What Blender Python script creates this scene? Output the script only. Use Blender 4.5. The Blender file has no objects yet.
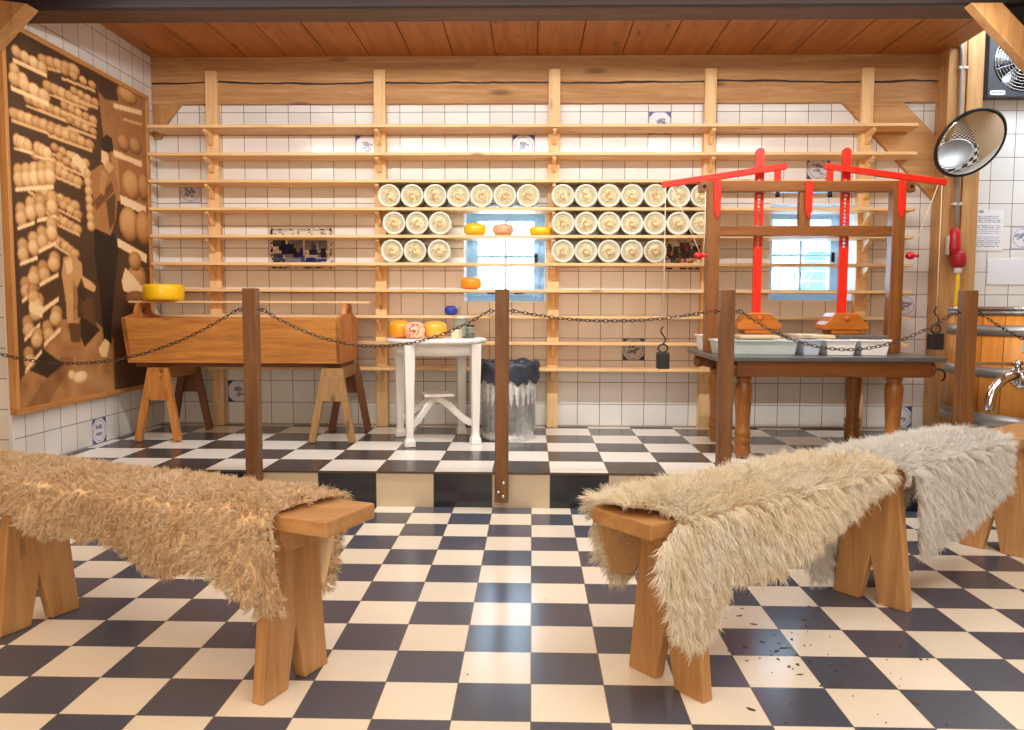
import bpy, bmesh, math, random
import numpy as np
from mathutils import Vector, Matrix
random.seed(7)
rng = np.random.default_rng(11)
S = bpy.context.scene
COL = S.collection
PI = math.pi

def lin(c):
    c = c / 255.0
    return c / 12.92 if c <= 0.04045 else ((c + 0.055) / 1.055) ** 2.4
def rgb(r, g, b): return (lin(r), lin(g), lin(b), 1.0)

# ------------------------------------------------------------------ camera
F_PX, PITCH, YAW, ROLL, CAM_H = 795.14, 0.0730, -0.0249, -0.0035, 1.0348
fw = Vector((math.sin(YAW) * math.cos(PITCH), math.cos(YAW) * math.cos(PITCH), -math.sin(PITCH)))
rt = Vector((math.cos(YAW), -math.sin(YAW), 0)); dn = fw.cross(rt)
cr, sr = math.cos(ROLL), math.sin(ROLL)
rt2 = rt * cr + dn * sr; dn2 = dn * cr - rt * sr
cd = bpy.data.cameras.new('camera'); cam = bpy.data.objects.new('camera', cd); COL.objects.link(cam)
mw = Matrix.Identity(4)
for i in range(3):
    mw[i][0] = rt2[i]; mw[i][1] = -dn2[i]; mw[i][2] = -fw[i]
mw[2][3] = CAM_H
cam.matrix_world = mw
cd.sensor_width = 36.0; cd.lens = F_PX * 36.0 / 1024.0; cd.clip_start = 0.05
S.camera = cam

# ------------------------------------------------------------------ light
S.view_settings.view_transform = 'Standard'; S.view_settings.look = 'None'
S.view_settings.gamma = 1.0; S.view_settings.use_curve_mapping = False
S.view_settings.exposure = 0.0
S.cycles.max_bounces = 16; S.cycles.diffuse_bounces = 9; S.cycles.glossy_bounces = 5; S.cycles.transmission_bounces = 10; S.cycles.transparent_max_bounces = 12
wd = bpy.data.worlds.new('sky'); S.world = wd; wd.use_nodes = True
bg = wd.node_tree.nodes['Background']; bg.inputs[0].default_value = (0.50, 0.75, 1.0, 1); bg.inputs[1].default_value = 20.0

def area(name, loc, target, sx, sy, power, color, spread=180):
    d = bpy.data.lights.new(name, 'AREA'); d.shape = 'RECTANGLE'; d.size = sx; d.size_y = sy
    d.energy = power; d.color = color; d.spread = math.radians(spread)
    o = bpy.data.objects.new(name, d); COL.objects.link(o); o.location = loc
    v = Vector(target) - Vector(loc)
    o.rotation_euler = v.to_track_quat('-Z', 'Y').to_euler()
    return o
# the strip lamp in front of the lintel that throws the shelf shadows on the tiles
area('strip_lamp', (0.0, 3.72, 2.45), (0.0, 5.0, 0.4), 4.2, 0.07, 70, (1.0, 0.97, 0.95))
# tube lamp under the alcove ceiling, behind the lintel
area('tube_lamp', (0.2, 4.30, 2.70), (0.2, 5.2, 1.9), 4.2, 0.06, 7, (1.0, 0.95, 0.88))
# warm overhead lamps of the visitors' room; the last light is an added fill
area('room_light', (-1.6, 1.2, 3.2), (-1.5, 1.7, 0.0), 2.4, 2.4, 36, (1.0, 0.76, 0.52), 125)
area('room_light', (1.5, 1.3, 3.2), (1.4, 1.9, 0.0), 2.6, 2.2, 64, (1.0, 0.95, 0.88), 125)
area('room_light', (-0.3, -2.6, 1.8), (-0.1, 5.0, 1.1), 5.0, 2.4, 135, (1.0, 0.81, 0.62))  # unseen fill light added behind the camera to warm the shelf wall and benches
# open bright work room to the right of the alcove
area('work_room_lamp', (3.6, 4.6, 3.2), (3.5, 5.2, 0.5), 1.4, 1.0, 40, (0.92, 0.96, 1.0))
# ------------------------------------------------------------------ material helpers
class NT:
    def __init__(s, name, rough=0.5, metal=0.0):
        s.m = bpy.data.materials.new(name); s.m.use_nodes = True
        s.n = s.m.node_tree.nodes; s.l = s.m.node_tree.links
        s.b = s.n['Principled BSDF']; s.b.inputs['Roughness'].default_value = rough; s.b.inputs['Metallic'].default_value = metal
    def node(s, t, **kw):
        q = s.n.new(t)
        for k, v in kw.items(): setattr(q, k, v)
        return q
    def put(s, sock, v):
        if isinstance(v, bpy.types.NodeSocket): s.l.new(v, sock)
        else: sock.default_value = v
    def math(s, op, a, b=0.0, c=0.0):
        q = s.node('ShaderNodeMath', operation=op); s.put(q.inputs[0], a); s.put(q.inputs[1], b)
        if len(q.inputs) > 2: s.put(q.inputs[2], c)
        return q.outputs[0]
    def mix(s, f, a, b, mode='MIX'):
        q = s.node('ShaderNodeMix', data_type='RGBA', blend_type=mode)
        s.put(q.inputs[0], f); s.put(q.inputs[6], a); s.put(q.inputs[7], b)
        return q.outputs[2]
    def coord(s, rand=True, scale=(1, 1, 1)):
        t = s.node('ShaderNodeTexCoord'); v = t.outputs['Object']
        if rand:
            oi = s.node('ShaderNodeObjectInfo'); k = s.math('MULTIPLY', oi.outputs['Random'], 37.0)
            a = s.node('ShaderNodeVectorMath', operation='ADD'); s.l.new(v, a.inputs[0]); s.l.new(k, a.inputs[1]); v = a.outputs[0]
        mp = s.node('ShaderNodeVectorMath', operation='MULTIPLY'); s.l.new(v, mp.inputs[0]); mp.inputs[1].default_value = scale
        return mp.outputs[0]
    def noise(s, v, scale=5, detail=4, rough=0.55, dist=0.0):
        q = s.node('ShaderNodeTexNoise'); s.l.new(v, q.inputs['Vector']); q.inputs['Scale'].default_value = scale
        q.inputs['Detail'].default_value = detail; q.inputs['Roughness'].default_value = rough; q.inputs['Distortion'].default_value = dist
        return q.outputs[0]
    def ramp(s, f, stops):
        q = s.node('ShaderNodeValToRGB'); s.put(q.inputs[0], f)
        e = q.color_ramp.elements
        while len(e) < len(stops): e.new(0.5)
        for k, (p, c) in enumerate(stops): e[k].position = p; e[k].color = c
        return q.outputs[0]
    def color(s, v): s.put(s.b.inputs['Base Color'], v)
    def bump(s, h, strength=0.2, dist=0.01):
        q = s.node('ShaderNodeBump'); q.inputs['Strength'].default_value = strength; q.inputs['Distance'].default_value = dist
        s.l.new(h, q.inputs['Height']); s.l.new(q.outputs[0], s.b.inputs['Normal'])

def plain(name, c, rough=0.5, metal=0.0, vary=0.0, bumpy=0.0, vs=8.0, **kw):
    m = NT(name, rough, metal)
    if vary or bumpy:
        v = m.coord(); f = m.noise(v, vs, 3)
        if vary:
            d = tuple(x * (1 - vary) for x in c[:3]) + (1,)
            u = tuple(min(1, x * (1 + vary * .6)) for x in c[:3]) + (1,)
            m.color(m.ramp(f, [(.3, d), (.7, u)]))
        else: m.color(c)
        if bumpy: m.bump(f, bumpy, 0.01)
    else: m.color(c)
    for k, v in kw.items(): m.b.inputs[k].default_value = v
    return m.m

_wc = {}
def wood(name, light, dark, axis='X', rough=0.5, grain=1.0, knots=True):
    key = (name, axis)
    if key in _wc: return _wc[key]
    m = NT(name + '_' + axis.lower(), rough)
    sc = {'X': (1.2, 14, 14), 'Y': (14, 1.2, 14), 'Z': (14, 14, 1.2)}[axis]
    v = m.coord(True, sc)
    a = m.noise(v, 1.6 * grain, 5, 0.6, 0.6)
    fine = m.noise(v, 9.0 * grain, 3, 0.7)
    f = m.math('ADD', m.math('MULTIPLY', a, 0.75), m.math('MULTIPLY', fine, 0.25))
    mid = tuple((x + y) / 2 for x, y in zip(light, dark))
    c = m.ramp(f, [(.30, dark), (.48, mid), (.68, light)])
    if knots:
        kv = m.coord(True, {'X': (2.2, 7, 7), 'Y': (7, 2.2, 7), 'Z': (7, 7, 2.2)}[axis])
        vo = m.node('ShaderNodeTexVoronoi'); m.l.new(kv, vo.inputs['Vector']); vo.inputs['Scale'].default_value = 1.0
        k = m.ramp(vo.outputs['Distance'], [(.05, (1, 1, 1, 1)), (.14, (0, 0, 0, 1))])
        kd = tuple(x * .35 for x in dark[:3]) + (1,)
        c = m.mix(m.math('MULTIPLY', k, .75), c, kd)
    m.color(c); m.bump(f, 0.12, 0.004)
    _wc[key] = m.m
    return m.m

def axis_of(d):
    d = [abs(x) for x in d]; return 'XYZ'[d.index(max(d))]

# grid helpers: distance to the joint and cell number along one axis
def grid(m, x, o, p):
    q = m.math('DIVIDE', m.math('SUBTRACT', x, o), p)
    fr = m.math('FRACT', q); fl = m.math('FLOOR', q)
    e = m.math('MULTIPLY', m.math('MINIMUM', fr, m.math('SUBTRACT', 1.0, fr)), p)
    return e, fl

def checker(name, ox, oy, p, light, dark, joint, g=0.0028, rough=0.28, vertical=False, flip=0):
    m = NT(name, rough)
    ge = m.node('ShaderNodeNewGeometry'); sx = m.node('ShaderNodeSeparateXYZ'); m.l.new(ge.outputs['Position'], sx.inputs[0])
    ex, fx = grid(m, sx.outputs[0], ox, p)
    if vertical: par = m.math('ADD', fx, 1000.0 + flip); e = ex; cell2 = 0.0
    else:
        ey, fy = grid(m, sx.outputs[1], oy, p)
        par = m.math('ADD', m.math('ADD', fx, fy), 1000.0 + flip); e = m.math('MINIMUM', ex, ey); cell2 = fy
    odd = m.math('MODULO', m.math('ADD', par, 0.1), 2.0); odd = m.math('GREATER_THAN', odd, 1.0)
    cv = m.node('ShaderNodeCombineXYZ'); m.put(cv.inputs[0], fx); m.put(cv.inputs[1], cell2)
    wn = m.node('ShaderNodeTexWhiteNoise', noise_dimensions='3D'); m.l.new(cv.outputs[0], wn.inputs['Vector'])
    n1 = m.noise(ge.outputs['Position'], 9, 4); n2 = m.noise(ge.outputs['Position'], 42, 3)
    va = m.math('ADD', m.math('ADD', m.math('MULTIPLY', wn.outputs[0], .10), m.math('MULTIPLY', n1, .07)), .90)
    va = m.math('ADD', va, m.math('MULTIPLY', m.math('SUBTRACT', n2, .5), .03))
    c = m.mix(odd, light, dark)
    q = m.node('ShaderNodeVectorMath', operation='SCALE'); m.l.new(c, q.inputs[0]); m.l.new(va, q.inputs['Scale'])
    jo = m.math('LESS_THAN', e, g / 2)
    m.color(m.mix(jo, q.outputs[0], joint))
    m.b.inputs['Roughness'].default_value = rough
    # each tile lies a hair out of level
    nv = m.node('ShaderNodeVectorMath', operation='SUBTRACT'); m.l.new(wn.outputs['Color'], nv.inputs[0]); nv.inputs[1].default_value = (.5, .5, .5)
    ns = m.node('ShaderNodeVectorMath', operation='SCALE'); m.l.new(nv.outputs[0], ns.inputs[0]); ns.inputs['Scale'].default_value = 0.012
    na = m.node('ShaderNodeVectorMath', operation='ADD'); m.l.new(ge.outputs['Normal'], na.inputs[0]); m.l.new(ns.outputs[0], na.inputs[1])
    nn = m.node('ShaderNodeVectorMath', operation='NORMALIZE'); m.l.new(na.outputs[0], nn.inputs[0])
    bp = m.node('ShaderNodeBump'); bp.inputs['Strength'].default_value = .25; bp.inputs['Distance'].default_value = .002
    m.l.new(m.math('GREATER_THAN', e, g / 2), bp.inputs['Height']); m.l.new(nn.outputs[0], bp.inputs['Normal'])
    m.l.new(bp.outputs[0], m.b.inputs['Normal'])
    return m.m

def wall_tiles(name, ax, oa, oz, p=0.157, c=(0.80, 0.80, 0.78, 1), joint=(0.13, 0.10, 0.085, 1), g=0.0042):
    m = NT(name, 0.13)
    ge = m.node('ShaderNodeNewGeometry'); sx = m.node('ShaderNodeSeparateXYZ'); m.l.new(ge.outputs['Position'], sx.inputs[0])
    ea, fa = grid(m, sx.outputs[ax], oa, p); ez, fz = grid(m, sx.outputs[2], oz, p)
    e = m.math('MINIMUM', ea, ez)
    cv = m.node('ShaderNodeCombineXYZ'); m.l.new(fa, cv.inputs[0]); m.l.new(fz, cv.inputs[1])
    wn = m.node('ShaderNodeTexWhiteNoise', noise_dimensions='3D'); m.l.new(cv.outputs[0], wn.inputs['Vector'])
    va = m.math('ADD', m.math('MULTIPLY', wn.outputs[0], .09), .93)
    q = m.node('ShaderNodeVectorMath', operation='SCALE'); q.inputs[0].default_value = c[:3]; m.l.new(va, q.inputs['Scale'])
    jo = m.math('LESS_THAN', e, g / 2)
    m.color(m.mix(jo, q.outputs[0], joint))
    m.put(m.b.inputs['Roughness'], m.math('ADD', m.math('MULTIPLY', jo, .6), .14))
    nv = m.node('ShaderNodeVectorMath', operation='SUBTRACT'); m.l.new(wn.outputs['Color'], nv.inputs[0]); nv.inputs[1].default_value = (.5, .5, .5)
    ns = m.node('ShaderNodeVectorMath', operation='SCALE'); m.l.new(nv.outputs[0], ns.inputs[0]); ns.inputs['Scale'].default_value = 0.02
    wob = m.noise(ge.outputs['Position'], 7, 2)
    na = m.node('ShaderNodeVectorMath', operation='ADD'); m.l.new(ge.outputs['Normal'], na.inputs[0]); m.l.new(ns.outputs[0], na.inputs[1])
    nn = m.node('ShaderNodeVectorMath', operation='NORMALIZE'); m.l.new(na.outputs[0], nn.inputs[0])
    bp = m.node('ShaderNodeBump'); bp.inputs['Strength'].default_value = .12; bp.inputs['Distance'].default_value = .01
    hh = m.math('ADD', m.math('MULTIPLY', m.math('GREATER_THAN', e, g / 2), .2), m.math('MULTIPLY', wob, .6))
    m.l.new(hh, bp.inputs['Height']); m.l.new(nn.outputs[0], bp.inputs['Normal']); m.l.new(bp.outputs[0], m.b.inputs['Normal'])
    return m.m

def vcol(name, rough=0.4):
    m = NT(name, rough); a = m.node('ShaderNodeVertexColor', layer_name='paint'); m.color(a.outputs[0]); return m.m

# ------------------------------------------------------------------ mesh helpers
class MB:
    def __init__(s): s.v = []; s.f = []; s.mi = []; s.sm = []
    def add(s, vs, fs, mi=0, sm=False):
        o = len(s.v); s.v += [tuple(v) for v in vs]
        for f in fs: s.f.append([o + i for i in f]); s.mi.append(mi); s.sm.append(sm)
        return s
    def box(s, x0, x1, y0, y1, z0, z1, mi=0):
        vs = [(x, y, z) for z in (z0, z1) for y in (y0, y1) for x in (x0, x1)]
        return s.add(vs, [(0, 2, 3, 1), (4, 5, 7, 6), (0, 1, 5, 4), (2, 6, 7, 3), (0, 4, 6, 2), (1, 3, 7, 5)], mi)
    def obox(s, c, ax, ay, az, hx, hy, hz, mi=0):
        c = Vector(c); ax, ay, az = Vector(ax).normalized(), Vector(ay).normalized(), Vector(az).normalized()
        vs = [c + ax * (hx * i) + ay * (hy * j) + az * (hz * k) for k in (-1, 1) for j in (-1, 1) for i in (-1, 1)]
        return s.add(vs, [(0, 2, 3, 1), (4, 5, 7, 6), (0, 1, 5, 4), (2, 6, 7, 3), (0, 4, 6, 2), (1, 3, 7, 5)], mi)
    def beam(s, a, b, w, d, up=(0, 1, 0), mi=0):
        # bar of section w x d from a to b; d is measured along 'up'
        a, b = Vector(a), Vector(b); t = (b - a); L = t.length; t.normalize()
        u = Vector(up); u = (u - t * u.dot(t)).normalized(); r = t.cross(u)
        return s.obox((a + b) / 2, r, u, t, w / 2, d / 2, L / 2, mi)
    def prism(s, pts, a, b, mi=0, sm=False):
        # pts 3-D polygon, extruded by vector b-a
        n = len(pts); off = Vector(b) - Vector(a)
        vs = [Vector(p) for p in pts] + [Vector(p) + off for p in pts]
        fs = [list(range(n - 1, -1, -1)), list(range(n, 2 * n))]
        s.add(vs, fs, mi, False)
        o = len(s.v) - 2 * n
        for i in range(n):
            j = (i + 1) % n; s.f.append([o + i, o + j, o + n + j, o + n + i]); s.mi.append(mi); s.sm.append(sm)
        return s
    def lathe(s, prof, c, axis='Z', n=32, mi=0, cap=True, sm=True, mod=None, frame=None):
        c = Vector(c)
        if frame: X, Y, Z = [Vector(q) for q in frame]
        else: X, Y, Z = {'Z': (Vector((1, 0, 0)), Vector((0, 1, 0)), Vector((0, 0, 1))), 'Y': (Vector((0, 0, 1)), Vector((1, 0, 0)), Vector((0, 1, 0))), 'X': (Vector((0, 1, 0)), Vector((0, 0, 1)), Vector((1, 0, 0)))}[axis]
        vs = []
        for k, (r, h) in enumerate(prof):
            for i in range(n):
                a = 2 * PI * i / n; rr = r if mod is None else mod(r, h, a)
                vs.append(c + X * (rr * math.cos(a)) + Y * (rr * math.sin(a)) + Z * h)
        fs = []
        for k in range(len(prof) - 1):
            for i in range(n):
                j = (i + 1) % n; fs.append((k * n + i, k * n + j, (k + 1) * n + j, (k + 1) * n + i))
        if cap:
            if prof[0][0] > 1e-6: fs.append(list(range(n - 1, -1, -1)))
            if prof[-1][0] > 1e-6: fs.append([(len(prof) - 1) * n + i for i in range(n)])
        return s.add(vs, fs, mi, sm)
    def tube(s, pts, r, n=8, mi=0, closed=False, cap=True):
        P = [Vector(p) for p in pts]; N = len(P); vs = []; up = None
        rs = r if isinstance(r, (list, tuple)) else [r] * N
        for i in range(N):
            a = P[(i - 1) % N] if (closed or i > 0) else P[i]; b = P[(i + 1) % N] if (closed or i < N - 1) else P[i]
            t = (b - a).normalized()
            if up is None: up = Vector((0, 0, 1)) if abs(t.z) < .9 else Vector((1, 0, 0))
            x = (up - t * up.dot(t)).normalized(); y = t.cross(x); up = x
            for k in range(n):
                q = 2 * PI * k / n; vs.append(P[i] + (x * math.cos(q) + y * math.sin(q)) * rs[i])
        fs = []
        for i in range(N if closed else N - 1):
            j = (i + 1) % N
            for k in range(n): m = (k + 1) % n; fs.append((i * n + k, i * n + m, j * n + m, j * n + k))
        if cap and not closed: fs += [list(range(n - 1, -1, -1)), [(N - 1) * n + k for k in range(n)]]
        return s.add(vs, fs, mi, True)
    def ball(s, c, rx, ry, rz, nu=24, nv=14, mi=0, p=1.0):
        pr = []
        vs = []; c = Vector(c)
        sg = lambda x: math.copysign(abs(x) ** p, x)
        for j in range(nv + 1):
            th = -PI / 2 + PI * j / nv
            for i in range(nu):
                a = 2 * PI * i / nu
                vs.append(c + Vector((rx * sg(math.cos(th)) * math.cos(a), ry * sg(math.cos(th)) * math.sin(a), rz * sg(math.sin(th)))))
        fs = [(j * nu + i, j * nu + (i + 1) % nu, (j + 1) * nu + (i + 1) % nu, (j + 1) * nu + i) for j in range(nv) for i in range(nu)]
        return s.add(vs, fs, mi, True)
    def build(s, name, mats, parent=None, bevel=0.0, seg=2):
        if not isinstance(mats, (list, tuple)): mats = [mats]
        o_ = Vector((0, 0, 0)); q = parent
        while q is not None: o_ = o_ + Vector(q.location); q = q.parent
        me = bpy.data.meshes.new(name)
        me.from_pydata([(v[0] - o_.x, v[1] - o_.y, v[2] - o_.z) for v in s.v], [], s.f)
        for m in mats: me.materials.append(m)
        me.polygons.foreach_set('material_index', s.mi); me.polygons.foreach_set('use_smooth', s.sm)
        bm = bmesh.new(); bm.from_mesh(me); bmesh.ops.recalc_face_normals(bm, faces=bm.faces); bm.to_mesh(me); bm.free()
        me.update()
        o = bpy.data.objects.new(name, me); COL.objects.link(o)
        if parent is not None: o.parent = parent
        if bevel:
            b = o.modifiers.new('edges', 'BEVEL'); b.width = bevel; b.segments = seg; b.limit_method = 'ANGLE'; b.angle_limit = math.radians(50)
        return o
def tag(o, label=None, cat=None, group=None, kind=None):
    if label: o['label'] = label
    if cat: o['category'] = cat
    if group: o['group'] = group
    if kind: o['kind'] = kind
    return o
def thing(name, loc, label, cat, group=None):
    o = bpy.data.objects.new(name, None); COL.objects.link(o); o.location = loc; o.empty_display_size = .1
    return tag(o, label, cat, group)
def solo(mb, name, mats, loc, label, cat, group=None, bevel=0.0):
    # a thing that is one mesh, with its origin at loc
    mb.v = [(v[0] - loc[0], v[1] - loc[1], v[2] - loc[2]) for v in mb.v]
    o = mb.build(name, mats, None, bevel); o.location = loc
    return tag(o, label, cat, group)
def structure(mb, name, mats, bevel=0.0):
    return tag(mb.build(name, mats, None, bevel), kind='structure')
def copy_tree(o, parent=None):
    c = o.copy(); COL.objects.link(c)
    if parent is not None: c.parent = parent
    for ch in list(o.children): copy_tree(ch, c)
    return c

# ------------------------------------------------------------------ shared materials
PINE = (rgb(244, 212, 160), rgb(216, 170, 112))
BEAMW = (rgb(204, 158, 102), rgb(160, 110, 60))
CEIL = (rgb(196, 128, 62), rgb(146, 86, 36))
OAKD = (rgb(150, 98, 52), rgb(98, 56, 26))
def pine(ax): return wood('shelf_pine', PINE[0], PINE[1], ax, .5)
def beamw(ax): return wood('beam_wood', BEAMW[0], BEAMW[1], ax, .6)
def postw(ax): return wood('post_wood', rgb(142, 96, 52), rgb(90, 57, 28), ax, .5)
def mahog(ax): return wood('press_wood', rgb(146, 92, 46), rgb(102, 58, 26), ax, .32)
def benchw(ax): return wood('bench_wood', rgb(202, 156, 102), rgb(160, 112, 66), ax, .5)
def troughw(ax): return wood('trough_wood', rgb(204, 140, 66), rgb(140, 82, 32), ax, .45, 1.3)
M_steel = plain('brushed_steel', rgb(205, 205, 205), .25, 1.0, bumpy=.03, vs=30)
M_chrome = plain('chrome', rgb(225, 225, 225), .08, 1.0)
M_iron = plain('dark_iron', rgb(52, 48, 48), .45, .8, vary=.3)
M_red = plain('red_paint', rgb(226, 40, 18), .35, 0, vary=.08)
M_white = plain('white_paint', rgb(236, 234, 228), .35, 0, vary=.04)
M_plastic = plain('white_plastic', rgb(240, 242, 244), .3)
M_rope = plain('rope', rgb(214, 200, 172), .9)
M_black = plain('black_plastic', rgb(26, 26, 28), .4)
H2 = 0.1833      # height of the platform
WY = 5.64        # back wall

# ================================================================== the setting
M_floor = checker('floor_checker', 0.0021, 1.919, 0.2, rgb(234, 226, 210), rgb(76, 82, 98), rgb(110, 98, 88), flip=0, rough=.19)
M_plat = checker('platform_checker', 0.0976, 4.0525, 0.3, rgb(242, 240, 234), rgb(66, 64, 68), rgb(120, 108, 96), flip=0, rough=.24)
M_riser = checker('riser_checker', 0.0976, 0, 0.3, rgb(28, 30, 40), rgb(206, 190, 164), rgb(60, 50, 44), vertical=True, flip=0, rough=.2, g=.004)
M_wback = wall_tiles('tiles_back', 0, 0.327, 0.188)
M_wleft = wall_tiles('tiles_side', 1, 4.237, 0.188)
M_plaster = plain('room_plaster', rgb(206, 178, 140), .8, vary=.06)
M_frontc = plain('room_ceiling', rgb(196, 160, 116), .8, vary=.05)

structure(MB().box(-5, 5.2, -3.5, 4.045, -0.1, 0.0), 'floor', M_floor)
pf = MB().box(-2.80, 5.2, 4.0505, 5.80, 0.0, H2, 0)
structure(pf, 'floor_platform', M_plat)
structure(MB().box(-2.80, 5.2, 4.040, 4.0505, 0.0, H2 - .006), 'trim_riser', M_riser)
structure(MB().box(-2.80, 5.2, 4.034, 4.046, H2 - .008, H2 + .0015), 'trim_step', plain('step_edge', rgb(88, 78, 66), .35, .6))

# back wall with two window openings
W1 = (-0.485, 0.096, 1.068, 1.745); W2 = (1.655, 2.243, 1.082, 1.76)
WB = 5.95
bw = MB()
zt = 3.4
xs = [-2.90, W1[0], W1[1], W2[0], W2[1], 5.2]
bw.box(xs[0], xs[1], WY, WB, 0.1, zt).box(xs[2], xs[3], WY, WB, 0.1, zt).box(xs[4], xs[5], WY, WB, 0.1, zt)
for w in (W1, W2): bw.box(w[0], w[1], WY, WB, 0.1, w[2]).box(w[0], w[1], WY, WB, w[3], zt)
structure(bw, 'wall_back', M_wback)
M_reveal = plain('window_reveal', rgb(246, 248, 250), .5)
lw = MB().box(-2.90, -2.66, 3.985, WY, 0.0, zt)
structure(lw, 'wall_left', M_wleft)
structure(MB().box(-5.0, -2.672, 3.975, 4.25, 0.0, zt), 'wall_front', wall_tiles('tiles_front', 0, -2.672, 0.188))
structure(MB().box(-2.675, -2.656, 3.970, 3.984, 0.0, 2.6), 'trim_corner', plain('corner_bead', rgb(230, 230, 228), .4))
structure(MB().box(5.0, 5.2, -3.5, WB, 0, zt), 'wall_right', M_plaster)
structure(MB().box(-5.2, -5.0, -3.5, 4.25, 0, zt), 'wall_room_left', M_plaster)
structure(MB().box(-5.2, 5.2, -3.7, -3.5, 0, zt), 'wall_rear', M_plaster)
structure(MB().box(-5.2, 5.2, -3.5, 4.0, 3.3, 3.45), 'ceiling_room', M_frontc)
structure(MB().box(2.80, 5.2, 4.0, WB, 3.3, 3.45), 'ceiling_work_room', plain('white_ceiling', rgb(235, 235, 232), .7))

# plank ceiling of the alcove
cp = MB(); x = -2.66; jx = -1.704 - .2885 * 4
ed = [-2.66] + [jx + .2885 * k for k in range(1, 20) if -2.6 < jx + .2885 * k < 2.72] + [2.80]
for a, b in zip(ed[:-1], ed[1:]): cp.box(a + .0035, b - .0035, 4.0, WY, 2.755, 2.78)
cp.box(-2.66, 2.80, 4.0, WY, 2.772, 2.80)
structure(cp, 'ceiling', wood('ceiling_planks', CEIL[0], CEIL[1], 'Y', .5, .8), .002)

# lintel above the platform edge, with its dark front board and the two braces
structure(MB().box(-5.0, 5.0, 4.0, 4.2, 2.497, 3.3), 'trim_lintel', wood('lintel_wood', rgb(92, 58, 34), rgb(60, 36, 20), 'X', .6), .006)
structure(MB().box(-5.0, 5.0, 3.965, 3.999, 2.492, 2.75), 'trim_lintel_board', wood('dark_board', rgb(34, 18, 10), rgb(18, 9, 6), 'X', .95))
bl = MB().prism([(-2.425, 3.86, 2.475), (-2.97, 3.86, 1.93), (-2.97, 3.86, 2.14), (-2.61, 3.86, 2.50)], (0, 0, 0), (0, .10, 0))
structure(bl, 'trim_brace_left', wood('brace_wood', rgb(186, 138, 84), rgb(136, 92, 48), 'Z', .55), .005)
br = MB().prism([(2.085, 3.96, 2.49), (2.60, 3.96, 1.955), (2.60, 3.96, 2.12), (2.232, 3.96, 2.49)], (0, 0, 0), (0, .07, 0))
structure(br, 'trim_brace_right', wood('brace_wood', rgb(186, 138, 84), rgb(136, 92, 48), 'Z', .55), .005)
structure(MB().prism([(2.225, 4.035, 2.497), (2.60, 4.035, 2.12), (2.60, 4.035, 2.497)], (0, 0, 0), (0, .02, 0)), 'trim_gusset_right', wood('dark_board', rgb(34, 18, 10), rgb(18, 9, 6), 'X', .95))
structure(MB().box(2.60, 2.80, 3.95, 4.15, 0.0, 3.3), 'trim_post_right', beamw('Z'), .006)
structure(MB().box(-3.20, -2.97, 3.80, 3.97, 0.0, 3.3), 'trim_post_left', beamw('Z'), .006)

# the big beam along the top of the back wall: a long wandering crack runs through it
mb_ = NT('cracked_beam', .6)
v = mb_.coord(False, (1.2, 14, 14)); a = mb_.noise(v, 1.6, 5, .6, .6); fine = mb_.noise(v, 9, 3, .7)
f = mb_.math('ADD', mb_.math('MULTIPLY', a, .75), mb_.math('MULTIPLY', fine, .25))
c = mb_.ramp(f, [(.3, rgb(158, 112, 66)), (.5, rgb(184, 138, 88)), (.7, rgb(206, 164, 114))])
t = mb_.node('ShaderNodeTexCoord'); sx = mb_.node('ShaderNodeSeparateXYZ'); mb_.l.new(t.outputs['Object'], sx.inputs[0])
wv = mb_.node('ShaderNodeCombineXYZ'); mb_.l.new(sx.outputs[0], wv.inputs[0])
wob = mb_.noise(wv.outputs[0], 1.1, 4, .6); thick = mb_.noise(wv.outputs[0], 2.3, 3)
dz = mb_.math('ABSOLUTE', mb_.math('SUBTRACT', sx.outputs[2], mb_.math('ADD', 2.538, mb_.math('MULTIPLY', wob, .075))))
cr_ = mb_.math('LESS_THAN', dz, mb_.math('MULTIPLY', thick, .013))
kv = mb_.coord(False, (1.6, 4.5, 6.0)); vo = mb_.node('ShaderNodeTexVoronoi'); mb_.l.new(kv, vo.inputs['Vector']); vo.inputs['Scale'].default_value = 1.0
kn = mb_.ramp(vo.outputs['Distance'], [(.07, (1, 1, 1, 1)), (.17, (0, 0, 0, 1))])
c = mb_.mix(mb_.math('MULTIPLY', kn, .7), c, rgb(104, 64, 34))
mb_.color(mb_.mix(cr_, c, rgb(44, 24, 12))); mb_.bump(f, .15, .005)
structure(MB().box(-2.66, 2.80, 5.60, WY + .01, 2.435, 2.757), 'trim_back_beam', mb_.m, .005)
structure(MB().prism([(-2.66, 5.603, 2.436), (-2.461, 5.603, 2.436), (-2.56, 5.603, 2.31), (-2.61, 5.603, 2.20), (-2.66, 5.603, 2.20)], (0, 0, 0), (0, .036, 0)), 'trim_beam_brace', beamw('Z'), .003)
structure(MB().prism([(2.115, 5.603, 2.437), (2.527, 5.603, 2.437), (2.793, 5.603, 2.17), (2.793, 5.603, 1.735)], (0, 0, 0), (0, .036, 0)), 'trim_beam_brace_right', beamw('X'), .003)
# heavy upright at the right end of the alcove, in two halves with a groove
structure(MB().box(2.752, 2.868, 5.47, 5.63, H2, 3.3).box(2.878, 2.985, 5.47, 5.63, H2, 3.3).box(2.86, 2.89, 5.50, 5.63, H2, 3.3, 1), 'trim_upright', [beamw('Z'), plain('groove', rgb(84, 58, 34), .8)], .004)
structure(MB().box(-2.66, 2.75, 5.632, WY + .002, H2, H2 + .012), 'baseboard_back', plain('grout_strip', rgb(170, 160, 150), .7))

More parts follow.
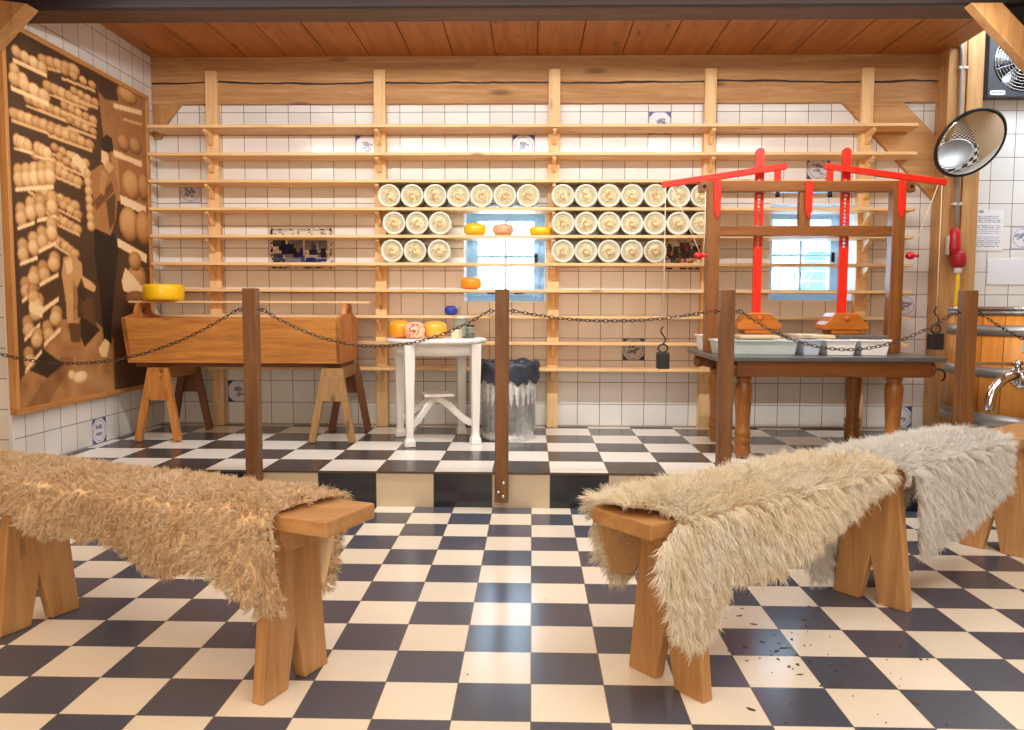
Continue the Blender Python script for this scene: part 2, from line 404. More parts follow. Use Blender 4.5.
# ------------------------------------------------------------------ windows
M_blue = plain('window_blue', rgb(176, 220, 255), .4, vary=.03)
mg = NT('pane_glass', 0.02); mg.n.remove(mg.b)
tr = mg.node('ShaderNodeBsdfTransparent'); gl = mg.node('ShaderNodeBsdfGlossy'); gl.inputs['Roughness'].default_value = .02
fr = mg.node('ShaderNodeFresnel'); mx = mg.node('ShaderNodeMixShader'); mg.l.new(fr.outputs[0], mx.inputs[0]); mg.l.new(tr.outputs[0], mx.inputs[1]); mg.l.new(gl.outputs[0], mx.inputs[2])
mg.l.new(mx.outputs[0], mg.n['Material Output'].inputs[0]); M_glass = mg.m
def window(i, w):
    x0, x1, z0, z1 = w; y0, y1 = 5.88, 5.93
    r = bpy.data.objects.new('window_%d' % i, None); COL.objects.link(r); r.location = ((x0 + x1) / 2, 5.9, z0); r['kind'] = 'structure'
    fb = MB(); t = .045
    fb.box(x0, x0 + t, y0, y1, z0, z1).box(x1 - t, x1, y0, y1, z0, z1).box(x0 + t, x1 - t, y0, y1, z1 - t, z1).box(x0 + t, x1 - t, y0, y1, z0, z0 + t)
    fb.build('frame', M_blue, r, .003)
    sb = MB(); a, b = y0 - .02, y1 - .005; X0, X1, Z0, Z1 = x0 + t, x1 - t, z0 + t, z1 - t; q = .042
    sb.box(X0, X0 + q, a, b, Z0, Z1).box(X1 - q, X1, a, b, Z0, Z1).box(X0 + q, X1 - q, a, b, Z1 - q, Z1).box(X0 + q, X1 - q, a, b, Z0, Z0 + q)
    xm = (X0 + X1) / 2; zm = (Z0 + Z1) / 2 - .005
    sb.box(xm - .009, xm + .009, a + .008, b, Z0 + q, Z1 - q).box(X0 + q, xm - .009, a + .008, b, zm - .009, zm + .009).box(xm + .009, X1 - q, a + .008, b, zm - .009, zm + .009)
    sash = sb.build('sash', M_blue, r, .003)
    MB().box(X0 + q - .004, X1 - q + .004, 5.905, 5.909, Z0 + q - .004, Z1 - q + .004).build('pane', M_glass, r)
    hb = MB()
    for hx in (xm - .10, xm + .10):
        hb.tube([(hx - .035, a - .012, Z0 + .02), (hx + .035, a - .012, Z0 + .024)], .006)
    hb.box(xm - .10, xm - .09, a - .012, a, Z0 + .015, Z0 + .03).box(xm + .09, xm + .10, a - .012, a, Z0 + .015, Z0 + .03)
    hb.build('stay', M_iron, r)
    MB().box(X1 - .033, X1 - .012, a - .014, a, zm - .05, zm + .02).build('handle', M_iron, r, .003)
    rv = MB()
    e = .006
    rv.box(x0, x0 + e, WY + .001, y0, z0, z1).box(x1 - e, x1, WY + .001, y0, z0, z1).box(x0 + e, x1 - e, WY + .001, y0, z1 - e, z1).box(x0 + e, x1 - e, WY + .001, y0, z0, z0 + e)
    rv.build('reveal', M_reveal, r)
window(1, W1); window(2, W2)

# outside: pale ground, a turquoise shed and a bare branchy bush
structure(MB().box(-8, 14, 6.2, 22, -0.3, -0.2), 'ground', plain('pale_ground', rgb(226, 228, 226), .9))
sh = thing('garden_shed', (3.6, 9.0, -.2), 'turquoise slatted shed seen outside through the right window', 'shed')
sb = MB()
for k in range(17): sb.box(2.35, 4.6, 9.0, 9.03, -.2 + k * .11, -.2 + k * .11 + .10)
sb.build('slat_wall', plain('shed_paint', rgb(70, 170, 186), .6), sh)
MB().prism([(2.25, 8.9, 1.67), (4.7, 8.9, 1.67), (4.7, 8.9, 1.72), (2.25, 8.9, 1.72)], (0, 0, 0), (0, 1.6, .5)).build('roof', plain('shed_roof', rgb(190, 200, 206), .7), sh)
tb = MB()
def branch(p, d, L, r, dep):
    p = Vector(p); pts = [p]; d = Vector(d).normalized()
    for k in range(5):
        d = (d + Vector((random.uniform(-.22, .22), random.uniform(-.2, .2), random.uniform(-.08, .2)))).normalized(); p = p + d * (L / 5); pts.append(p.copy())
    tb.tube(pts, [r * (1 - .5 * i / 5) for i in range(6)], 6)
    if dep:
        for k in (2, 3, 4, 5):
            for s in (0, 1): branch(pts[k], d + Vector((random.uniform(-1, 1), random.uniform(-.6, .6), random.uniform(-.3, .6))), L * .55, r * .5, dep - 1)
branch((2.75, 8.4, -.2), (0.1, 0, 1), 1.5, .045, 3)
solo(tb, 'bare_tree', plain('pale_bark', rgb(196, 198, 196), .8), (2.75, 8.4, -.2), 'bare pale branches of a small tree outside the right window', 'tree')

# ================================================================== the shelf rack
SH_Y0, SH_Y1 = 5.42, 5.638
SHELF_Z = [2.256, 2.070, 1.890, 1.704, 1.520, 1.333, 1.153, 0.975, 0.795, 0.616]
UPX = [-2.232, -1.060, 0.146, 1.212, 2.272]
rack = thing('cheese_rack', (0, WY, H2), 'long open pine shelf rack with ten boards covering the tiled back wall', 'shelf')
for i, x in enumerate(UPX):
    u = MB().box(x - .04, x + .04, 5.575, 5.638, H2, 2.66 if i else 2.655).build('upright', pine('Z'), rack, .003)
    for z in SHELF_Z:
        zz = z - .02
        # little sawn corbel under every board
        pr = [(x - .0125, 5.575, zz), (x - .0125, 5.45, zz), (x - .0125, 5.445, zz - .018), (x - .0125, 5.475, zz - .034), (x - .0125, 5.51, zz - .046), (x - .0125, 5.53, zz - .07), (x - .0125, 5.55, zz - .088), (x - .0125, 5.575, zz - .092)]
        MB().prism(pr, (0, 0, 0), (.025, 0, 0)).build('bracket', pine('Z'), u, .002)
for k, z in enumerate(SHELF_Z):
    xr = 2.565
    sb = MB()
    pts = [(-2.613, SH_Y1, z - .02), (-2.613, SH_Y0, z - .02), (xr - .03, SH_Y0, z - .02), (xr - .008, SH_Y0 + .02, z - .02), (xr, SH_Y0 + .06, z - .02), (xr, SH_Y1, z - .02)]
    sb.prism(pts, (0, 0, 0), (0, 0, .02))
    sb.build('shelf', pine('X'), rack, .002)

# ------------------------------------------------------------------ cheese moulds standing on edge
M_mould = plain('mould_plastic', rgb(226, 226, 208), .4, vary=.05)
mm = NT('mould_curd', .6); v = mm.coord(True, (30, 30, 30)); f = mm.noise(v, 1.2, 4, .6, 1.2)
mm.color(mm.ramp(f, [(.34, rgb(186, 156, 108)), (.5, rgb(222, 202, 154)), (.66, rgb(240, 228, 190))])); mm.bump(f, .4, .01); M_curd = mm.m
R0 = .078
M_gasket = plain('mould_gasket', rgb(196, 194, 168), .5)
def make_mould(x, z, first=[None]):
    if first[0] is None:
        r = thing('cheese_mould', (x, 5.43, z), 'x', 'cheese mould', 'round white cheese moulds on the rack')
        c = (x, 5.43, z + R0)
        flat = lambda rr, h, a: rr
        b = MB().lathe([(.058, .012), (.062, .006), (.064, -.004), (.071, -.008), (R0, -.004), (R0 - .001, .004), (R0 - .006, .012), (R0 - .008, .155), (R0 - .014, .165), (.03, .168)], c, 'Y', 40)
        b.build('shell', M_mould, r)
        d = MB().lathe([(.0, .000), (.012, -.003), (.026, -.002), (.033, .002), (.035, .008), (.044, .009), (.048, .011)], c, 'Y', 36)
        d.build('lid', M_curd, r)
        MB().lathe([(.047, .012), (.050, .006), (.056, .006), (.060, .013)], c, 'Y', 36, cap=False).build('gasket', M_gasket, r)
        # small stamped curl in the middle of the lid
        e = MB(); q = []
        for k in range(16):
            a = .6 + k * .32; rr = .010 + .0009 * k
            q.append((c[0] + rr * math.cos(a), c[1] - .004, c[2] + rr * math.sin(a)))
        e.tube(q, .003, 6); e.build('stamp', plain('mould_stamp', rgb(176, 130, 88), .6), r)
        first[0] = r; return r
    r = copy_tree(first[0]); r.location = (x, 5.43, z); return r
NUM = ['first', 'second', 'third', 'fourth', 'fifth', 'sixth', 'seventh']
rows = [(SHELF_Z[3], [-.972, -.815, -.659, -.502, -.345, -.188, -.031], 'top row left of middle upright'),
        (SHELF_Z[4], [-.940, -.783, -.627], 'middle row left of window'),
        (SHELF_Z[5], [-.955, -.798, -.634], 'bottom row left of window'),
        (SHELF_Z[3], [.204, .359, .514, .669, .824, .980, 1.135], 'top row right of middle upright'),
        (SHELF_Z[4], [.206, .361, .516, .670, .824, .980, 1.133], 'middle row right of middle upright'),
        (SHELF_Z[5], [.207, .362, .517, .672, .828], 'bottom row right of middle upright')]
for z, xs_, txt in rows:
    for k, x in enumerate(xs_):
        r = make_mould(x, z); w = NUM[k] + ' from left' if k < len(xs_) - 1 else 'rightmost'
        r['label'] = 'white cheese mould, %s in the %s' % (w, txt)

# ------------------------------------------------------------------ cheeses
def cheese_mat(name, c, rough=.3): return plain(name, c, rough, vary=.1, vs=5, **{'Coat Weight': .3})
M_yel = cheese_mat('yellow_wax', rgb(244, 196, 24)); M_org = cheese_mat('orange_wax', rgb(240, 158, 30))
M_gold = cheese_mat('golden_rind', rgb(236, 176, 62)); M_pale = cheese_mat('pale_rind', rgb(222, 174, 132), .5); M_bluew = cheese_mat('blue_wax', rgb(30, 62, 170))
def cheese(x, y, z, r, h, mat, label, p=.5, name='round_cheese', group=None):
    b = MB().ball((x, y, z + h / 2), r, r, h / 2, 32, 16, p=p)
    return solo(b, name, mat, (x, y, z), label, 'cheese', group)
cheese(-.392, 5.50, SHELF_Z[4], .078, .085, M_yel, 'bright yellow round cheese at the left side of the left window', .62)
cheese(-.202, 5.50, SHELF_Z[4], .072, .082, M_pale, 'pale pinkish round cheese on the shelf before the middle of the left window', .62)
cheese(.055, 5.50, SHELF_Z[4], .079, .064, M_yel, 'flat yellow cheese at the right edge of the left window', .5)
cheese(-.420, 5.50, SHELF_Z[6], .073, .085, M_org, 'orange yellow cheese on the shelf before the lower left corner of the left window', .55)
cheese(-.562, 5.52, SHELF_Z[7], .046, .066, M_bluew, 'small round blue wax cheese on the shelf above the white table', .7)

# ------------------------------------------------------------------ Delft tiles
M_paint = vcol('delft_glaze', .16)
def paint_grid(w, h, nx, ny, fn, to3d):
    vs, fs, cs = [], [], []
    for j in range(ny + 1):
        for i in range(nx + 1): vs.append(to3d(i / nx * w, j / ny * h))
    for j in range(ny):
        for i in range(nx):
            a = j * (nx + 1) + i; fs.append((a, a + 1, a + nx + 2, a + nx + 1)); cs.append(fn((i + .5) / nx, (j + .5) / ny))
    return vs, fs, cs
def painted(name, w, h, nx, ny, fn, origin, ux, uz, mat, thick, parent=None, back=None):
    o = Vector(origin); ux = Vector(ux); uz = Vector(uz); nrm = ux.cross(uz)
    vs, fs, cs = paint_grid(w, h, nx, ny, fn, lambda a, b: tuple(o + ux * a + uz * b))
    o_ = Vector(parent.location) if parent is not None else o
    n0 = len(vs); bk = [o + nrm * -thick + ux * a + uz * b for a, b in ((0, 0), (w, 0), (w, h), (0, h))]
    ed = [o + ux * a + uz * b for a, b in ((0, 0), (w, 0), (w, h), (0, h))]
    vs += [tuple(q) for q in ed + bk]
    for k in range(4):
        l = (k + 1) % 4; fs.append((n0 + k, n0 + 4 + k, n0 + 4 + l, n0 + l)); cs.append(back or (.7, .7, .68))
    fs.append((n0 + 7, n0 + 6, n0 + 5, n0 + 4)); cs.append(back or (.7, .7, .68))
    me = bpy.data.meshes.new(name); me.from_pydata([(v[0] - o_.x, v[1] - o_.y, v[2] - o_.z) for v in vs], [], fs); me.materials.append(mat)
    at = me.color_attributes.new('paint', 'FLOAT_COLOR', 'CORNER'); buf = np.zeros((len(me.loops), 4), np.float32); buf[:, 3] = 1
    k = 0
    for f, c in zip(fs, cs):
        for _ in f: buf[k, :3] = c[:3]; k += 1
    at.data.foreach_set('color', buf.ravel()); me.update()
    ob = bpy.data.objects.new(name, me); COL.objects.link(ob)
    if parent is not None: ob.parent = parent
    else: ob.location = o
    return ob
WHT = np.array(rgb(228, 230, 236)[:3]); BLU = np.array(rgb(48, 66, 140)[:3]); DRK = np.array(rgb(30, 32, 70)[:3])
def delft_fn(seed, dark=.0, corners=True, ring=True):
    g = np.random.default_rng(seed); bl = [(g.uniform(.3, .7), g.uniform(.28, .68), g.uniform(.05, .15), g.uniform(.04, .1)) for _ in range(9)]
    tex = g.random((22, 22))
    base = BLU * (1 - dark) + DRK * dark; wh = WHT * (1 - dark * .35)
    def fn(u, v):
        k = 0.0
        r = math.hypot(u - .5, v - .5)
        if corners and max(abs(u - .5), abs(v - .5)) > .36 and r > .53: k = .95
        if ring and .40 < r < .425: k = max(k, .7)
        if max(abs(u - .5), abs(v - .5)) > .475: k = max(k, .45)
        for (a, b, p, q) in bl:
            if r < .37 and ((u - a) / p) ** 2 + ((v - b) / q) ** 2 < 1: k = max(k, .35 + .6 * tex[int(v * 21), int(u * 21)])
        return wh * (1 - k) + base * k
    return fn
PZ = .157
def cell(x, z): return (.327 + math.floor((x - .327) / PZ) * PZ, .188 + math.floor((z - .188) / PZ) * PZ)
tiles = [(-1.169, 2.195, 1, .0, True, False, 'white Delft tile with a faint blue scene, high up beside the second upright'),
         (-.069, 2.181, 2, .1, True, True, 'blue Delft tile high up on the wall left of the middle upright'),
         (-2.459, 1.844, 3, .75, False, True, 'dark framed Delft tile on the far left of the back wall'),
         (.879, 2.309, 4, .0, True, False, 'pale Delft tile with blue corners half behind the top shelf'),
         (1.980, 2.001, 5, .6, True, True, 'dark blue Delft tile between the two red rack bars'),
         (.709, .733, 6, .85, True, True, 'dark Delft tile low on the wall beside the hanging weight'),
         (2.619, 1.080, 7, .1, False, True, 'blue Delft tile right of the press post at table height'),
         (2.635, .29, 8, .05, True, True, 'Delft tile in the bottom row right of the press leg'),
         (3.339, 1.500, 9, .1, False, True, 'blue bordered Delft tile beside the paper notice'),
         (-2.133, .446, 10, .55, True, False, 'Delft tile low on the wall behind the trough trestle')]
for (x, z, sd, dk, co, ri, lab) in tiles:
    cx, cz = cell(x, z)
    tag(painted('delft_tile', PZ - .006, PZ - .006, 28, 28, delft_fn(sd, dk, co, ri), (cx + .003, WY - .0015, cz + .003), (1, 0, 0), (0, 0, 1), M_paint, .0015), lab, 'tile', 'single painted tiles in the walls')
cyl = 4.237 + math.floor((4.797 - 4.237) / .1575) * .1575
tag(painted('delft_tile', PZ - .006, PZ - .006, 28, 28, delft_fn(12, .0, True, True), (-2.6585, cyl + .003, .191), (0, 1, 0), (0, 0, 1), M_paint, .0015), 'blue and white Delft tile low on the left side wall below the photograph', 'tile', 'single painted tiles in the walls')
def tableau_fn(seed, warm):
    g = np.random.default_rng(seed); n = 26
    tex = g.random((n, n)); blocks = [(g.uniform(.1, .85), g.uniform(.12, .7), g.uniform(.03, .10), g.uniform(.05, .16), g.random()) for _ in range(34)]
    def fn(u, v):
        wh = np.array(rgb(214, 206, 190)[:3]); c = wh
        if u < .03 or u > .97 or v < .04 or v > .96: return wh * .85
        if .03 < u < .07 or .93 < u < .97 or .05 < v < .10 or .90 < v < .95:
            return np.array(rgb(74, 50, 60)[:3]) if tex[int(v * 25), int(u * 25)] > .35 else wh
        if v > .80: return wh * (1 if tex[int(v * 25), int(u * 25)] > .3 else .45)
        for (a, b, p, q, t) in blocks:
            if abs(u - a) < p and abs(v - b) < q:
                if warm: c = np.array([rgb(150, 60, 44), rgb(86, 96, 70), rgb(70, 60, 60), rgb(190, 150, 90)][int(t * 4)][:3])
                else: c = np.array([rgb(30, 36, 96), rgb(70, 70, 96), rgb(34, 30, 44), rgb(120, 118, 122)][int(t * 4)][:3])
        t = tex[int(v * 25), int(u * 25)]
        return c * (.65 + .5 * t)
    return fn
cx, cz = .327 - 14 * PZ, .188 + 7 * PZ
tag(painted('tile_tableau', PZ * 3 - .006, PZ * 2 - .006, 78, 52, tableau_fn(5, False), (cx + .003, WY - .002, cz + .003), (1, 0, 0), (0, 0, 1), M_paint, .0015), 'wide blue Delft tile picture of a busy scene behind the shelves at left', 'tile picture')
tag(painted('tile_tableau', .30, .25, 52, 44, tableau_fn(8, True), (.925, WY - .002, 1.29), (1, 0, 0), (0, 0, 1), M_paint, .0015), 'small reddish tile picture half hidden behind the moulds and left press post', 'tile picture')

